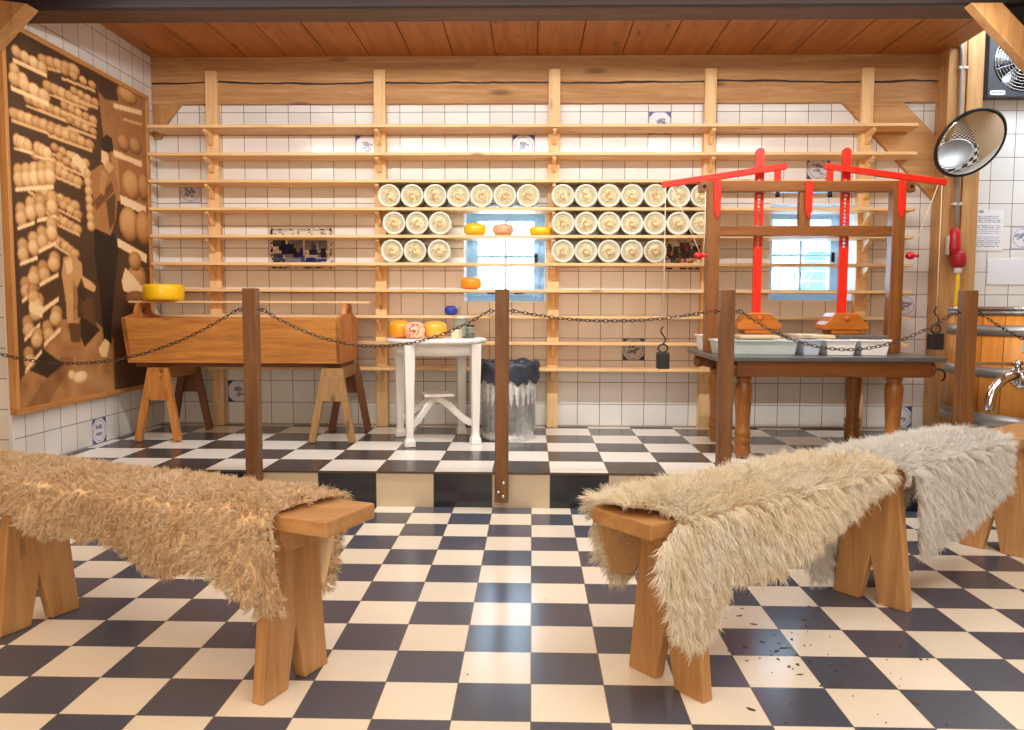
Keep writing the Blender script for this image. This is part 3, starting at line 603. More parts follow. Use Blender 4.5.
# ================================================================== the big framed photograph on the left wall
PIC=[('P',0.22,(3.983,2.537,5.541,2.719,5.383,0.177,3.92,0.405)),('P',0.52,(4.852,2.393,5.526,2.479,5.475,1.657,5.057,1.767,4.909,2.049)),('P',0.62,(5.0,2.006,5.073,2.02,5.09,1.708,4.992,1.695)),('P',0.53,(3.959,0.399,3.989,0.627,4.381,0.942,4.685,0.96,5.405,0.536,5.387,0.246)),('P',0.44,(3.978,0.448,4.368,0.73,4.513,0.72,4.167,0.421)),('P',0.56,(4.449,0.495,4.62,0.772,5.0,0.463,4.761,0.428)),('P',0.13,(4.033,0.69,4.19,0.785,4.384,0.684,4.224,0.62)),('P',0.3,(4.586,1.066,4.713,1.067,4.757,0.886,4.62,0.937)),('P',0.3,(4.951,0.849,5.426,0.867,5.398,0.419,4.938,0.451)),('P',0.24,(4.797,1.34,5.121,1.393,5.458,1.383,5.426,0.867,4.925,0.818)),('P',0.2,(4.581,1.297,4.752,1.337,4.779,1.068,4.628,1.066)),('P',0.14,(4.58,0.961,4.789,0.873,4.609,0.773,4.553,0.863)),('P',0.18,(4.172,2.457,4.573,2.438,5.0,2.385,4.471,2.341)),('B',0.6699999999999999,(4.301,2.371,0.05,0.029)),('B',0.718,(4.372,2.379,0.051,0.03)),('B',0.7659999999999999,(4.446,2.388,0.053,0.031)),('B',0.694,(4.522,2.398,0.055,0.03)),('B',0.7419999999999999,(4.601,2.407,0.057,0.031)),('P',0.78,(4.273,2.336,4.63,2.388,4.629,2.369,4.272,2.319)),('B',0.6699999999999999,(4.337,2.239,0.05,0.03)),('B',0.718,(4.405,2.239,0.052,0.03)),('B',0.7659999999999999,(4.476,2.238,0.053,0.031)),('B',0.694,(4.549,2.238,0.055,0.031)),('B',0.7419999999999999,(4.624,2.237,0.058,0.032)),('B',0.6699999999999999,(4.702,2.237,0.06,0.032)),('P',0.78,(4.308,2.205,4.733,2.215,4.731,2.197,4.307,2.188)),('B',0.6699999999999999,(4.159,2.124,0.042,0.026)),('B',0.718,(4.221,2.123,0.043,0.027)),('B',0.7659999999999999,(4.285,2.123,0.045,0.027)),('B',0.694,(4.351,2.122,0.047,0.027)),('B',0.7419999999999999,(4.42,2.122,0.047,0.027)),('B',0.6699999999999999,(4.49,2.121,0.049,0.028)),('B',0.718,(4.563,2.12,0.051,0.029)),('B',0.7659999999999999,(4.638,2.12,0.053,0.028)),('B',0.694,(4.716,2.119,0.054,0.029)),('P',0.78,(4.132,2.092,4.746,2.097,4.745,2.078,4.131,2.075)),('B',0.6699999999999999,(4.032,2.017,0.048,0.03)),('B',0.718,(4.094,2.017,0.049,0.031)),('B',0.7659999999999999,(4.158,2.017,0.051,0.031)),('B',0.694,(4.224,2.017,0.052,0.031)),('B',0.7419999999999999,(4.291,2.017,0.054,0.032)),('B',0.6699999999999999,(4.362,2.016,0.055,0.033)),('B',0.718,(4.434,2.016,0.058,0.033)),('B',0.7659999999999999,(4.509,2.016,0.059,0.034)),('B',0.694,(4.586,2.016,0.062,0.034)),('P',0.78,(4.007,1.986,4.615,1.994,4.614,1.975,4.006,1.97)),('B',0.6699999999999999,(4.349,2.008,0.046,0.027)),('B',0.718,(4.422,2.007,0.047,0.028)),('B',0.7659999999999999,(4.497,2.006,0.05,0.028)),('B',0.694,(4.575,2.005,0.051,0.028)),('B',0.7419999999999999,(4.656,2.004,0.053,0.029)),('B',0.6699999999999999,(4.74,2.002,0.055,0.03)),('P',0.78,(4.32,1.975,4.771,1.979,4.77,1.96,4.319,1.958)),('B',0.6699999999999999,(4.198,1.835,0.043,0.026)),('B',0.718,(4.272,1.832,0.045,0.026)),('B',0.7659999999999999,(4.349,1.828,0.046,0.027)),('B',0.694,(4.429,1.824,0.048,0.028)),('P',0.78,(4.171,1.804,4.455,1.801,4.454,1.783,4.17,1.787)),('B',0.6699999999999999,(4.353,1.794,0.046,0.028)),('B',0.718,(4.412,1.786,0.048,0.027)),('B',0.7659999999999999,(4.473,1.777,0.049,0.028)),('B',0.694,(4.536,1.767,0.05,0.029)),('B',0.7419999999999999,(4.6,1.758,0.052,0.029)),('P',0.78,(4.324,1.763,4.629,1.734,4.628,1.715,4.323,1.745)),('B',0.6699999999999999,(4.146,1.666,0.043,0.027)),('B',0.718,(4.209,1.657,0.045,0.028)),('B',0.7659999999999999,(4.275,1.648,0.047,0.028)),('B',0.694,(4.343,1.639,0.048,0.029)),('B',0.7419999999999999,(4.413,1.63,0.05,0.029)),('B',0.6699999999999999,(4.485,1.62,0.052,0.029)),('B',0.718,(4.56,1.61,0.053,0.03)),('P',0.78,(4.119,1.636,4.589,1.585,4.588,1.566,4.118,1.62)),('B',0.6699999999999999,(4.336,1.533,0.046,0.027)),('B',0.718,(4.393,1.519,0.047,0.027)),('B',0.7659999999999999,(4.451,1.504,0.048,0.028)),('B',0.694,(4.51,1.49,0.05,0.028)),('B',0.7419999999999999,(4.572,1.474,0.051,0.029)),('P',0.78,(4.307,1.503,4.6,1.448,4.599,1.43,4.306,1.485)),('B',0.6699999999999999,(4.364,1.4,0.042,0.024)),('B',0.718,(4.407,1.383,0.043,0.025)),('B',0.7659999999999999,(4.451,1.365,0.044,0.025)),('B',0.694,(4.496,1.347,0.045,0.026)),('B',0.7419999999999999,(4.542,1.329,0.046,0.026)),('P',0.78,(4.335,1.37,4.571,1.302,4.57,1.284,4.334,1.352)),('B',0.6699999999999999,(4.501,2.367,0.039,0.022)),('B',0.718,(4.595,2.368,0.041,0.023)),('B',0.7659999999999999,(4.694,2.37,0.042,0.023)),('B',0.694,(4.796,2.372,0.045,0.023)),('P',0.78,(4.47,2.33,4.827,2.351,4.826,2.332,4.469,2.313)),('B',0.6699999999999999,(4.593,2.282,0.041,0.023)),('B',0.718,(4.667,2.279,0.042,0.023)),('B',0.7659999999999999,(4.744,2.276,0.043,0.024)),('B',0.694,(4.823,2.273,0.045,0.024)),('P',0.78,(4.561,2.245,4.854,2.252,4.853,2.232,4.56,2.227)),('B',0.6699999999999999,(4.489,2.171,0.039,0.023)),('B',0.718,(4.561,2.169,0.041,0.022)),('B',0.7659999999999999,(4.636,2.166,0.042,0.023)),('B',0.694,(4.713,2.163,0.044,0.024)),('B',0.7419999999999999,(4.793,2.16,0.045,0.024)),('P',0.78,(4.458,2.136,4.825,2.138,4.824,2.119,4.457,2.119)),('B',0.6699999999999999,(4.379,1.913,0.039,0.023)),('B',0.718,(4.453,1.905,0.04,0.024)),('B',0.7659999999999999,(4.529,1.898,0.042,0.024)),('B',0.694,(4.608,1.89,0.044,0.024)),('B',0.7419999999999999,(4.69,1.882,0.045,0.025)),('P',0.78,(4.349,1.88,4.721,1.858,4.719,1.84,4.348,1.862)),('B',0.6699999999999999,(4.422,1.867,0.04,0.023)),('B',0.718,(4.494,1.856,0.041,0.024)),('B',0.7659999999999999,(4.569,1.845,0.042,0.024)),('B',0.694,(4.646,1.834,0.044,0.024)),('P',0.78,(4.392,1.834,4.675,1.81,4.674,1.791,4.391,1.816)),('B',0.6699999999999999,(4.378,1.614,0.042,0.025)),('B',0.718,(4.446,1.597,0.043,0.025)),('B',0.7659999999999999,(4.515,1.58,0.045,0.025)),('B',0.694,(4.587,1.562,0.047,0.026)),('P',0.78,(4.348,1.583,4.616,1.536,4.615,1.518,4.347,1.566)),('B',0.6699999999999999,(4.183,1.593,0.038,0.024)),('B',0.718,(4.239,1.58,0.039,0.024)),('B',0.7659999999999999,(4.296,1.566,0.041,0.024)),('B',0.694,(4.356,1.551,0.041,0.025)),('P',0.78,(4.156,1.564,4.382,1.527,4.38,1.51,4.154,1.547)),('B',0.6699999999999999,(4.192,1.741,0.039,0.023)),('B',0.718,(4.251,1.724,0.04,0.024)),('B',0.7659999999999999,(4.311,1.707,0.041,0.024)),('P',0.78,(4.165,1.71,4.337,1.684,4.336,1.667,4.164,1.693)),('B',0.6699999999999999,(4.542,2.101,0.038,0.022)),('B',0.718,(4.622,2.097,0.039,0.022)),('B',0.7659999999999999,(4.704,2.093,0.041,0.022)),('B',0.694,(4.789,2.089,0.042,0.022)),('P',0.78,(4.511,2.066,4.82,2.066,4.819,2.047,4.51,2.048)),('B',0.6699999999999999,(4.223,1.43,0.04,0.024)),('B',0.718,(4.292,1.41,0.041,0.024)),('B',0.7659999999999999,(4.363,1.389,0.043,0.024)),('P',0.78,(4.196,1.401,4.39,1.363,4.389,1.345,4.194,1.384)),('B',0.75,(4.069,2.344,0.04,0.03)),('B',0.798,(4.14,2.338,0.042,0.03)),('B',0.846,(4.214,2.332,0.043,0.031)),('B',0.774,(4.29,2.325,0.044,0.032)),('P',0.88,(4.036,2.304,4.332,2.306,4.33,2.28,4.034,2.279)),('B',0.75,(4.047,2.248,0.04,0.03)),('B',0.798,(4.116,2.219,0.041,0.03)),('P',0.88,(4.014,2.209,4.155,2.199,4.154,2.184,4.013,2.194)),('B',0.75,(4.044,2.198,0.048,0.035)),('B',0.798,(4.125,2.191,0.05,0.036)),('B',0.846,(4.21,2.184,0.051,0.036)),('B',0.774,(4.297,2.176,0.054,0.037)),('P',0.88,(4.011,2.159,4.34,2.155,4.338,2.128,4.009,2.134)),('B',0.75,(4.047,1.881,0.036,0.036)),('B',0.798,(4.076,1.879,0.036,0.036)),('B',0.846,(4.105,1.876,0.037,0.036)),('B',0.774,(4.134,1.874,0.038,0.036)),('P',0.88,(4.014,1.845,4.174,1.851,4.173,1.835,4.013,1.83)),('B',0.75,(4.226,1.877,0.044,0.037)),('B',0.798,(4.265,1.871,0.044,0.038)),('B',0.846,(4.304,1.866,0.045,0.037)),('P',0.88,(4.19,1.839,4.347,1.842,4.346,1.826,4.189,1.823)),('B',0.6699999999999999,(4.049,1.727,0.044,0.038)),('B',0.718,(4.115,1.742,0.045,0.038)),('B',0.7659999999999999,(4.183,1.757,0.047,0.039)),('B',0.694,(4.253,1.773,0.049,0.04)),('B',0.7419999999999999,(4.326,1.79,0.05,0.04)),('B',0.7699999999999999,(4.046,1.681,0.044,0.04)),('B',0.818,(4.112,1.695,0.045,0.041)),('B',0.8659999999999999,(4.18,1.71,0.047,0.042)),('B',0.7939999999999999,(4.25,1.725,0.049,0.043)),('B',0.8419999999999999,(4.322,1.741,0.051,0.043)),('P',0.92,(4.012,1.636,4.356,1.703,4.355,1.679,4.01,1.613)),('B',0.6699999999999999,(4.055,1.526,0.045,0.038)),('B',0.718,(4.139,1.567,0.046,0.039)),('B',0.7699999999999999,(4.052,1.48,0.045,0.041)),('B',0.818,(4.136,1.52,0.046,0.042)),('P',0.92,(4.018,1.436,4.167,1.482,4.165,1.459,4.017,1.413)),('B',0.6699999999999999,(4.225,1.589,0.048,0.039)),('B',0.718,(4.333,1.624,0.051,0.041)),('B',0.7699999999999999,(4.222,1.541,0.048,0.042)),('B',0.818,(4.33,1.575,0.05,0.044)),('P',0.92,(4.185,1.494,4.364,1.536,4.362,1.511,4.183,1.471)),('B',0.6699999999999999,(4.059,1.338,0.045,0.039)),('B',0.718,(4.152,1.382,0.047,0.039)),('B',0.7699999999999999,(4.056,1.292,0.045,0.041)),('B',0.818,(4.149,1.335,0.047,0.041)),('P',0.92,(4.022,1.249,4.18,1.295,4.179,1.271,4.02,1.226)),('B',0.6699999999999999,(4.231,1.42,0.049,0.04)),('B',0.718,(4.323,1.477,0.051,0.041)),('B',0.7699999999999999,(4.228,1.372,0.049,0.043)),('B',0.818,(4.32,1.428,0.051,0.044)),('P',0.92,(4.191,1.327,4.354,1.388,4.353,1.363,4.189,1.303)),('B',0.61,(4.067,1.139,0.045,0.036)),('B',0.658,(4.149,1.199,0.046,0.036)),('B',0.73,(4.073,1.098,0.049,0.038)),('B',0.778,(4.138,1.167,0.051,0.039)),('P',0.9,(4.03,1.056,4.178,1.126,4.176,1.099,4.028,1.03)),('B',0.61,(4.228,1.234,0.049,0.037)),('B',0.658,(4.339,1.288,0.051,0.039)),('B',0.73,(4.234,1.191,0.053,0.041)),('B',0.778,(4.327,1.255,0.056,0.041)),('P',0.9,(4.188,1.147,4.371,1.213,4.369,1.186,4.186,1.121)),('B',0.61,(4.073,0.932,0.046,0.036)),('B',0.658,(4.153,1.009,0.047,0.037)),('B',0.73,(4.079,0.89,0.05,0.039)),('B',0.778,(4.143,0.978,0.051,0.039)),('P',0.9,(4.036,0.85,4.183,0.935,4.181,0.908,4.034,0.824)),('B',0.61,(4.126,1.104,0.046,0.036)),('B',0.658,(4.173,1.052,0.048,0.037)),('B',0.73,(4.131,1.062,0.051,0.039)),('B',0.778,(4.162,1.02,0.052,0.04)),('P',0.9,(4.087,1.02,4.203,0.977,4.201,0.95,4.086,0.994)),('B',0.61,(4.247,0.901,0.049,0.038)),('B',0.658,(4.337,0.981,0.052,0.039)),('B',0.73,(4.253,0.857,0.054,0.041)),('B',0.778,(4.326,0.948,0.056,0.041)),('P',0.9,(4.206,0.816,4.369,0.903,4.368,0.875,4.204,0.789)),('B',0.61,(4.071,0.765,0.045,0.037)),('B',0.658,(4.156,0.861,0.048,0.037)),('B',0.73,(4.076,0.723,0.05,0.039)),('B',0.778,(4.146,0.83,0.051,0.039)),('P',0.9,(4.033,0.685,4.186,0.785,4.184,0.758,4.031,0.659)),('P',0.9,(4.087,1.02,4.203,0.977,4.36,1.047,4.362,1.075,4.214,1.014,4.097,1.046)),('P',0.2,(4.811,2.44,4.935,2.458,5.075,2.43,5.106,2.352,4.938,2.321,4.85,2.357)),('B',0.7,(5.224,2.42,0.12,0.052)),('P',0.9,(5.044,2.323,5.42,2.366,5.418,2.332,5.042,2.292)),('P',0.72,(5.163,2.259,5.415,2.279,5.413,2.259,5.161,2.24)),('B',0.62,(5.152,2.092,0.078,0.052)),('B',0.62,(5.309,2.105,0.082,0.053)),('P',0.93,(5.025,2.023,5.398,2.016,5.396,1.976,5.022,1.985)),('B',0.7,(5.239,1.832,0.115,0.092)),('B',0.62,(5.416,1.846,0.086,0.088)),('P',0.95,(5.093,1.747,5.436,1.714,5.432,1.652,5.089,1.689)),('B',0.72,(5.196,1.567,0.12,0.105)),('B',0.66,(5.398,1.561,0.115,0.108)),('P',0.95,(5.038,1.463,5.429,1.381,5.425,1.319,5.034,1.406)),('B',0.66,(5.279,1.205,0.125,0.093)),('B',0.66,(5.26,1.324,0.082,0.059)),('P',0.95,(5.07,1.185,5.126,1.277,5.399,1.127,5.395,1.059,5.091,1.122)),('B',0.5,(5.258,1.072,0.138,0.046)),('P',0.07,(4.763,1.511,4.991,1.49,5.046,1.388,4.981,1.132,4.915,0.85,4.923,0.781,4.83,0.792,4.794,1.128,4.752,1.337)),('P',0.55,(4.854,1.9,5.007,1.927,5.07,1.781,5.021,1.574,4.954,1.468,4.741,1.503,4.773,1.666,4.725,1.766,4.741,1.839)),('P',0.36,(4.773,1.666,4.988,1.819,5.008,1.76,4.791,1.609)),('P',0.62,(4.864,1.871,4.944,1.861,4.888,1.712,4.833,1.734)),('P',0.3,(4.909,1.684,5.032,1.751,5.008,1.56,4.945,1.504)),('P',0.88,(4.539,1.905,4.6,1.923,4.68,1.886,4.729,1.825,4.684,1.783,4.625,1.836,4.546,1.862)),('P',0.8,(4.501,1.92,4.58,1.925,4.558,1.886,4.5,1.892)),('B',0.78,(4.708,1.821,0.041,0.03)),('B',0.78,(4.711,1.769,0.041,0.03)),('B',0.78,(4.714,1.717,0.041,0.03)),('B',0.78,(4.717,1.665,0.041,0.029)),('B',0.78,(4.72,1.612,0.041,0.03)),('B',0.78,(4.723,1.56,0.041,0.029)),('B',0.78,(4.726,1.507,0.042,0.03)),('P',0.86,(4.872,1.993,4.952,1.996,4.96,1.943,4.912,1.904,4.867,1.92)),('P',0.72,(4.949,1.947,5.018,1.91,4.967,1.865,4.899,1.89)),('P',0.12,(4.875,2.048,4.936,2.103,5.005,2.093,5.025,2.023,4.952,1.99,4.883,2.001)),('P',0.66,(4.423,1.299,4.522,1.328,4.61,1.276,4.616,1.206,4.549,1.123,4.546,0.921,4.437,0.912,4.427,1.064,4.398,1.203)),('P',0.82,(4.431,1.277,4.501,1.304,4.516,1.225,4.455,1.2)),('P',0.5,(4.512,1.168,4.549,1.123,4.537,0.939,4.497,0.928)),('P',0.3,(4.447,0.918,4.577,0.915,4.57,0.804,4.469,0.809)),('P',0.74,(4.595,1.205,4.698,1.174,4.762,1.14,4.737,1.103,4.632,1.131)),('P',0.16,(4.57,1.135,4.652,1.114,4.626,1.043,4.566,1.066)),('B',0.85,(4.467,0.614,0.039,0.029)),('B',0.9,(4.556,0.594,0.073,0.035)),('P',0.85,(4.759,0.752,4.843,0.816,4.899,0.788,4.858,0.697,4.79,0.702)),('P',0.55,(4.489,0.808,4.549,0.805,4.518,0.627,4.478,0.631))]
PY0, PY1, PZ0, PZ1 = 3.960, 5.468, .475, 2.456
ph = thing('framed_photograph', (-2.658, PY0, PZ0), 'huge framed sepia photograph of a man stacking cheeses, on the left wall', 'picture')
nx, ny = 240, 330
img = np.full((ny, nx), .3)
yy = PY0 + (np.arange(nx) + .5) / nx * (PY1 - PY0); zz = PZ0 + (np.arange(ny) + .5) / ny * (PZ1 - PZ0)
YY, ZZ = np.meshgrid(yy, zz)
tex = rng.random((ny, nx))
for k, t, q in PIC:
    if k == 'P':
        P = [(q[i], q[i + 1]) for i in range(0, len(q), 2)]; ins = np.zeros_like(img, bool); j = len(P) - 1
        for i in range(len(P)):
            (xa, ya), (xb, yb) = P[i], P[j]; j = i
            if ya == yb: continue
            ins ^= ((ya > ZZ) != (yb > ZZ)) & (YY < (xb - xa) * (ZZ - ya) / (yb - ya) + xa)
        img[ins] = t
    else:
        a, b, rx, ry = q; rx *= 1.1; ry *= 1.1; d = ((YY - a) / rx) ** 2 + ((ZZ - b) / ry) ** 2; ins = d < 1
        sh_ = t + .12 * ((ZZ - b) / ry)[ins] - .25 * (d[ins] ** 2) - .06 * ((YY - a) / rx)[ins]
        img[ins] = sh_
bl_ = img.copy()
for _ in range(1): bl_[1:-1, 1:-1] = (img[1:-1, 1:-1] * 2 + img[:-2, 1:-1] + img[2:, 1:-1] + img[1:-1, :-2] + img[1:-1, 2:]) / 6
low = rng.random((ny // 10 + 3, nx // 10 + 3)); gy = np.arange(ny) / 10; gx = np.arange(nx) / 10; iy = gy.astype(int); ix = gx.astype(int); ty = (gy - iy)[:, None]; tx0 = (gx - ix)[None]
lw_ = (low[iy][:, ix] * (1 - tx0) + low[iy][:, ix + 1] * tx0) * (1 - ty) + (low[iy + 1][:, ix] * (1 - tx0) + low[iy + 1][:, ix + 1] * tx0) * ty
floor_m = (bl_ > .3) & (bl_ < .6) & (ZZ < 1.0)
img = bl_ + (tex - .5) * .05 + np.where(floor_m, (lw_ - .5) * .16, (lw_ - .5) * .03)
st = np.array([[0, 22, 16, 12], [.15, 58, 40, 26], [.35, 112, 74, 42], [.5, 160, 108, 60], [.7, 212, 164, 106], [.85, 240, 204, 146], [1.0, 252, 234, 196]])
def sepia(u, v):
    t = min(1, max(0, img[min(ny - 1, int(v * ny)), min(nx - 1, int(u * nx))]))
    return tuple(lin(np.interp(t, st[:, 0], st[:, c])) for c in (1, 2, 3))
painted('print', PY1 - PY0 - .05, PZ1 - PZ0 - .05, nx, ny, sepia, (-2.632, PY0 + .025, PZ0 + .025), (0, 1, 0), (0, 0, 1), vcol('photo_print', .6), .012, ph)
fm = wood('frame_wood', rgb(206, 150, 86), rgb(168, 112, 58), 'Y', .5, knots=False); fz = wood('frame_wood', rgb(206, 150, 86), rgb(168, 112, 58), 'Z', .5, knots=False)
MB().box(-2.658, -2.618, PY0, PY1, PZ0, PZ0 + .028).build('frame_rail', fm, ph, .003)
MB().box(-2.658, -2.618, PY0, PY1, PZ1 - .028, PZ1).build('frame_rail', fm, ph, .003)
MB().box(-2.658, -2.618, PY0, PY0 + .028, PZ0 + .028, PZ1 - .028).build('frame_stile', fz, ph, .003)
MB().box(-2.658, -2.618, PY1 - .028, PY1, PZ0 + .028, PZ1 - .028).build('frame_stile', fz, ph, .003)

# ================================================================== trough on two trestles
for nm, cx, dark, lab in (('trestle', -2.335, 0, 'orange brown sawhorse trestle carrying the left end of the trough'), ('trestle', -1.24, 1, 'weathered grey brown trestle carrying the right end of the trough')):
    t = thing(nm, (cx, 5.1, H2), lab, 'trestle', 'trestles under the wooden trough')
    lw_f = troughw('Z') if not dark else wood('weathered_wood', rgb(176, 140, 92), rgb(132, 98, 58), 'Z', .6)
    lw_b = wood('trestle_dark', rgb(130, 80, 46), rgb(86, 48, 28), 'Z', .55)  # shadow on the rear legs is put into this darker wood colour
    MB().box(cx - .05, cx + .05, 4.885, 5.37, .575, .6495).build('top_beam', lw_f if dark else troughw('Y'), t, .004)
    for (yy_, mt) in ((4.885, lw_f), (5.335, lw_b)):
        for s in (-1, 1):
            MB().beam((cx + s * .042, yy_ + .02, .645), (cx + s * .125, yy_ - .01 if yy_ < 5 else yy_ + .03, H2 + .005), .045, .034, (0, 1, 0)).build('leg', mt, t, .003)
        f = -1 if yy_ < 5 else 1
        yb = yy_ - .012 if f < 0 else yy_ + .045
        MB().prism([(cx - .045, yb, .60), (cx + .045, yb, .60), (cx + .092, yb, .445), (cx - .092, yb, .445)], (0, 0, 0), (0, .014, 0)).build('gusset', mt, t, .002)
tr_ = thing('wooden_trough', (-1.86, 5.1, .68), 'long orange brown wooden trough standing on two trestles at left', 'trough')
X0, X1, Y0, Y1, Z0, Z1 = -2.535, -1.18, 4.87, 5.35, .68, .958
tx = troughw('X')
MB().prism([(X0 + .025, Y0, Z0), (X1 + .0, Y0, Z0), (X1, Y0 - .02, Z1), (X0, Y0 - .02, Z1)], (0, 0, 0), (0, .022, 0)).build('side_board', tx, tr_, .003)
MB().prism([(X0 + .025, Y1 - .022, Z0), (X1, Y1 - .022, Z0), (X1, Y1, Z1), (X0, Y1, Z1)], (0, 0, 0), (0, .022, 0)).build('side_board', tx, tr_, .003)
MB().box(X0 + .03, X1 - .03, Y0 + .02, Y1 - .02, Z0, Z0 + .02).build('bottom_board', tx, tr_, .002)
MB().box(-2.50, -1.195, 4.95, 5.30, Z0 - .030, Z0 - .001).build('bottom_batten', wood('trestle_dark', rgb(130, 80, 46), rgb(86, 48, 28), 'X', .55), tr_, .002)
def end_board(x, tilt):
    out = [(Y0, Z0), (Y0 - .02, Z1), (5.005, .985), (5.035, 1.035), (5.06, 1.052), (5.16, 1.052), (5.185, 1.035), (5.215, .985), (Y1, Z1), (Y1 - .005, Z0)]
    # two halves around a round hand hole
    hole = [(5.11 + .034 * math.cos(a), 1.000 + .026 * math.sin(a)) for a in [2 * PI * k / 20 for k in range(20)]]
    bm = bmesh.new(); ov = [bm.verts.new((0, a, b)) for a, b in out]; hv = [bm.verts.new((0, a, b)) for a, b in hole]
    es = [bm.edges.new((ov[i], ov[(i + 1) % len(ov)])) for i in range(len(ov))] + [bm.edges.new((hv[i], hv[(i + 1) % 20])) for i in range(20)]
    bmesh.ops.triangle_fill(bm, edges=es, use_beauty=True)
    r = bmesh.ops.extrude_face_region(bm, geom=bm.faces[:])
    bmesh.ops.translate(bm, vec=(.024, 0, 0), verts=[g for g in r['geom'] if isinstance(g, bmesh.types.BMVert)])
    bm.verts.index_update(); b = MB()
    b.add([(v.co.x + x + tilt * (v.co.z - Z0), v.co.y, v.co.z) for v in bm.verts], [[v.index for v in f.verts] for f in bm.faces]); bm.free()
    b.build('end_board', wood('trough_end', rgb(204, 132, 70), rgb(158, 92, 44), 'Z', .5), tr_)
end_board(X0 + .026, -.09); end_board(X1 - .024, 0)
lath = MB().box(-2.60, -1.045, 5.07, 5.15, 1.0525, 1.066)
solo(lath, 'wooden_lath', pine('X'), (-1.8, 5.11, 1.0525), 'thin pale lath lying across the two ends of the trough', 'lath', None, .002)
b = MB().lathe([(.0, 0), (.112, 0), (.122, .008), (.127, .025), (.127, .082), (.122, .099), (.112, .106), (0, .106)], (-2.385, 5.11, 1.0665), 'Z', 48)
solo(b, 'large_cheese', M_yel, (-2.385, 5.11, 1.0665), 'large flat bright yellow cheese wheel on the lath above the trough', 'cheese')

# ================================================================== round white table
tb = thing('round_table', (-.60, 5.03, H2), 'small round white painted table with square legs, beside the dustbin', 'table')
TC = Vector((-.606, 5.03, 0))
MB().lathe([(0, .806), (.30, .806), (.316, .812), (.322, .822), (.318, .832), (.308, .836), (0, .836)], TC, 'Z', 64).build('tabletop', M_white, tb)
MB().lathe([(.268, .735), (.276, .735), (.276, .806), (.268, .806)], TC, 'Z', 64, cap=False).build('apron', M_white, tb)
ang = math.radians(17.5); ex = Vector((math.cos(ang), math.sin(ang), 0)); ey = Vector((-math.sin(ang), math.cos(ang), 0)); ez = Vector((0, 0, 1))
for a, c_ in ((-1, -1), (1, -1), (-1, 1), (1, 1)):
    p = TC + ex * (.205 * a) + ey * (.205 * c_); b = MB()
    prof = [(.031, .806), (.030, .70), (.025, .45), (.021, .26), (.022, .238), (.031, .216), (.033, H2 + .002)]
    vs = []
    for (h, z) in prof:
        for (i, j) in ((-1, -1), (1, -1), (1, 1), (-1, 1)): vs.append(p + ex * (h * i) + ey * (h * j) + ez * z)
    fs = [[3, 2, 1, 0], [4 * (len(prof) - 1) + k for k in range(4)]]
    for k in range(len(prof) - 1):
        for i in range(4): j = (i + 1) % 4; fs.append((4 * k + i, 4 * k + j, 4 * k + 4 + j, 4 * k + 4 + i))
    b.add(vs, fs); b.build('leg', M_white, tb, .003)
for (a0, c0, a1, c1) in ((-1, -1, 1, 1), (1, -1, -1, 1)):
    A = TC + ex * (.195 * a0) + ey * (.195 * c0); B = TC + ex * (.195 * a1) + ey * (.195 * c1)
    n_ = (B - A).normalized().cross(ez); vs = []; N = 24; b = MB()
    for k in range(N + 1):
        f_ = k / N; q = A.lerp(B, f_); z = .315 + .135 * (math.sin(PI * f_) ** 2)
        for dz in (-.02, .02): vs += [q + ez * (z + dz) - n_ * .012, q + ez * (z + dz) + n_ * .012]
    fs = []
    for k in range(N):
        o = 4 * k
        fs += [(o, o + 1, o + 5, o + 4), (o + 2, o + 6, o + 7, o + 3), (o, o + 4, o + 6, o + 2), (o + 1, o + 3, o + 7, o + 5)]
    fs += [(0, 2, 3, 1), (4 * N, 4 * N + 1, 4 * N + 3, 4 * N + 2)]
    b.add(vs, fs); b.build('stretcher', M_white, tb)
MB().obox(TC + ez * .478, ex, ey, ez, .095, .095, .009).build('stretcher_tray', M_white, tb, .003)
TT = .8365
mw_ = NT('wrapped_cheese', .4); v = mw_.coord(False, (26, 26, 26)); f = mw_.noise(v, 1.3, 3, .6, 1.5)
mw_.color(mw_.ramp(f, [(.36, rgb(150, 60, 80)), (.46, rgb(240, 160, 110)), (.56, rgb(252, 226, 200)), (.66, rgb(236, 140, 60))]))
cheese(-.828, 4.965, TT, .066, .112, M_org, 'orange yellow cheese leftmost on the white table', .72, 'round_cheese')
cheese(-.722, 4.89, TT, .064, .104, mw_.m, 'round cheese in pink and white patterned wrap on the white table', .75, 'round_cheese')
cheese(-.610, 4.985, TT, .078, .108, M_gold, 'golden cheese between the wrapped cheese and the glass jar', .72, 'round_cheese')
b = MB().prism([(-.505, 4.97, TT), (-.455, 4.93, TT), (-.440, 5.02, TT)], (0, 0, 0), (0, 0, .055))
solo(b, 'cheese_wedge', cheese_mat('cream_cheese', rgb(240, 226, 190), .5), (-.47, 4.97, TT), 'small pale wedge of cheese beside the glass jar', 'cheese', None, .003)
M_clear = NT('jar_glass', .06); M_clear.color(rgb(226, 238, 232)); M_clear.b.inputs['Transmission Weight'].default_value = .85; M_clear.b.inputs['IOR'].default_value = 1.2; M_clear = M_clear.m
jr = thing('glass_jar', (-.452, 5.08, TT), 'clear glass jar with a pale lid on the white table', 'jar')
jp = (-.452, 5.08, TT)
MB().lathe([(.0, 0), (.052, 0), (.058, .006), (.058, .090), (.050, .104), (.046, .110), (.046, .118), (.043, .118), (.043, .110), (.047, .102), (.055, .088), (.055, .008), (0, .005)], jp, 'Z', 36).build('glass', M_clear, jr)
MB().lathe([(0, .118), (.050, .118), (.050, .134), (.046, .138), (0, .138)], jp, 'Z', 36).build('lid', plain('jar_lid', rgb(214, 206, 200), .35, .2), jr)
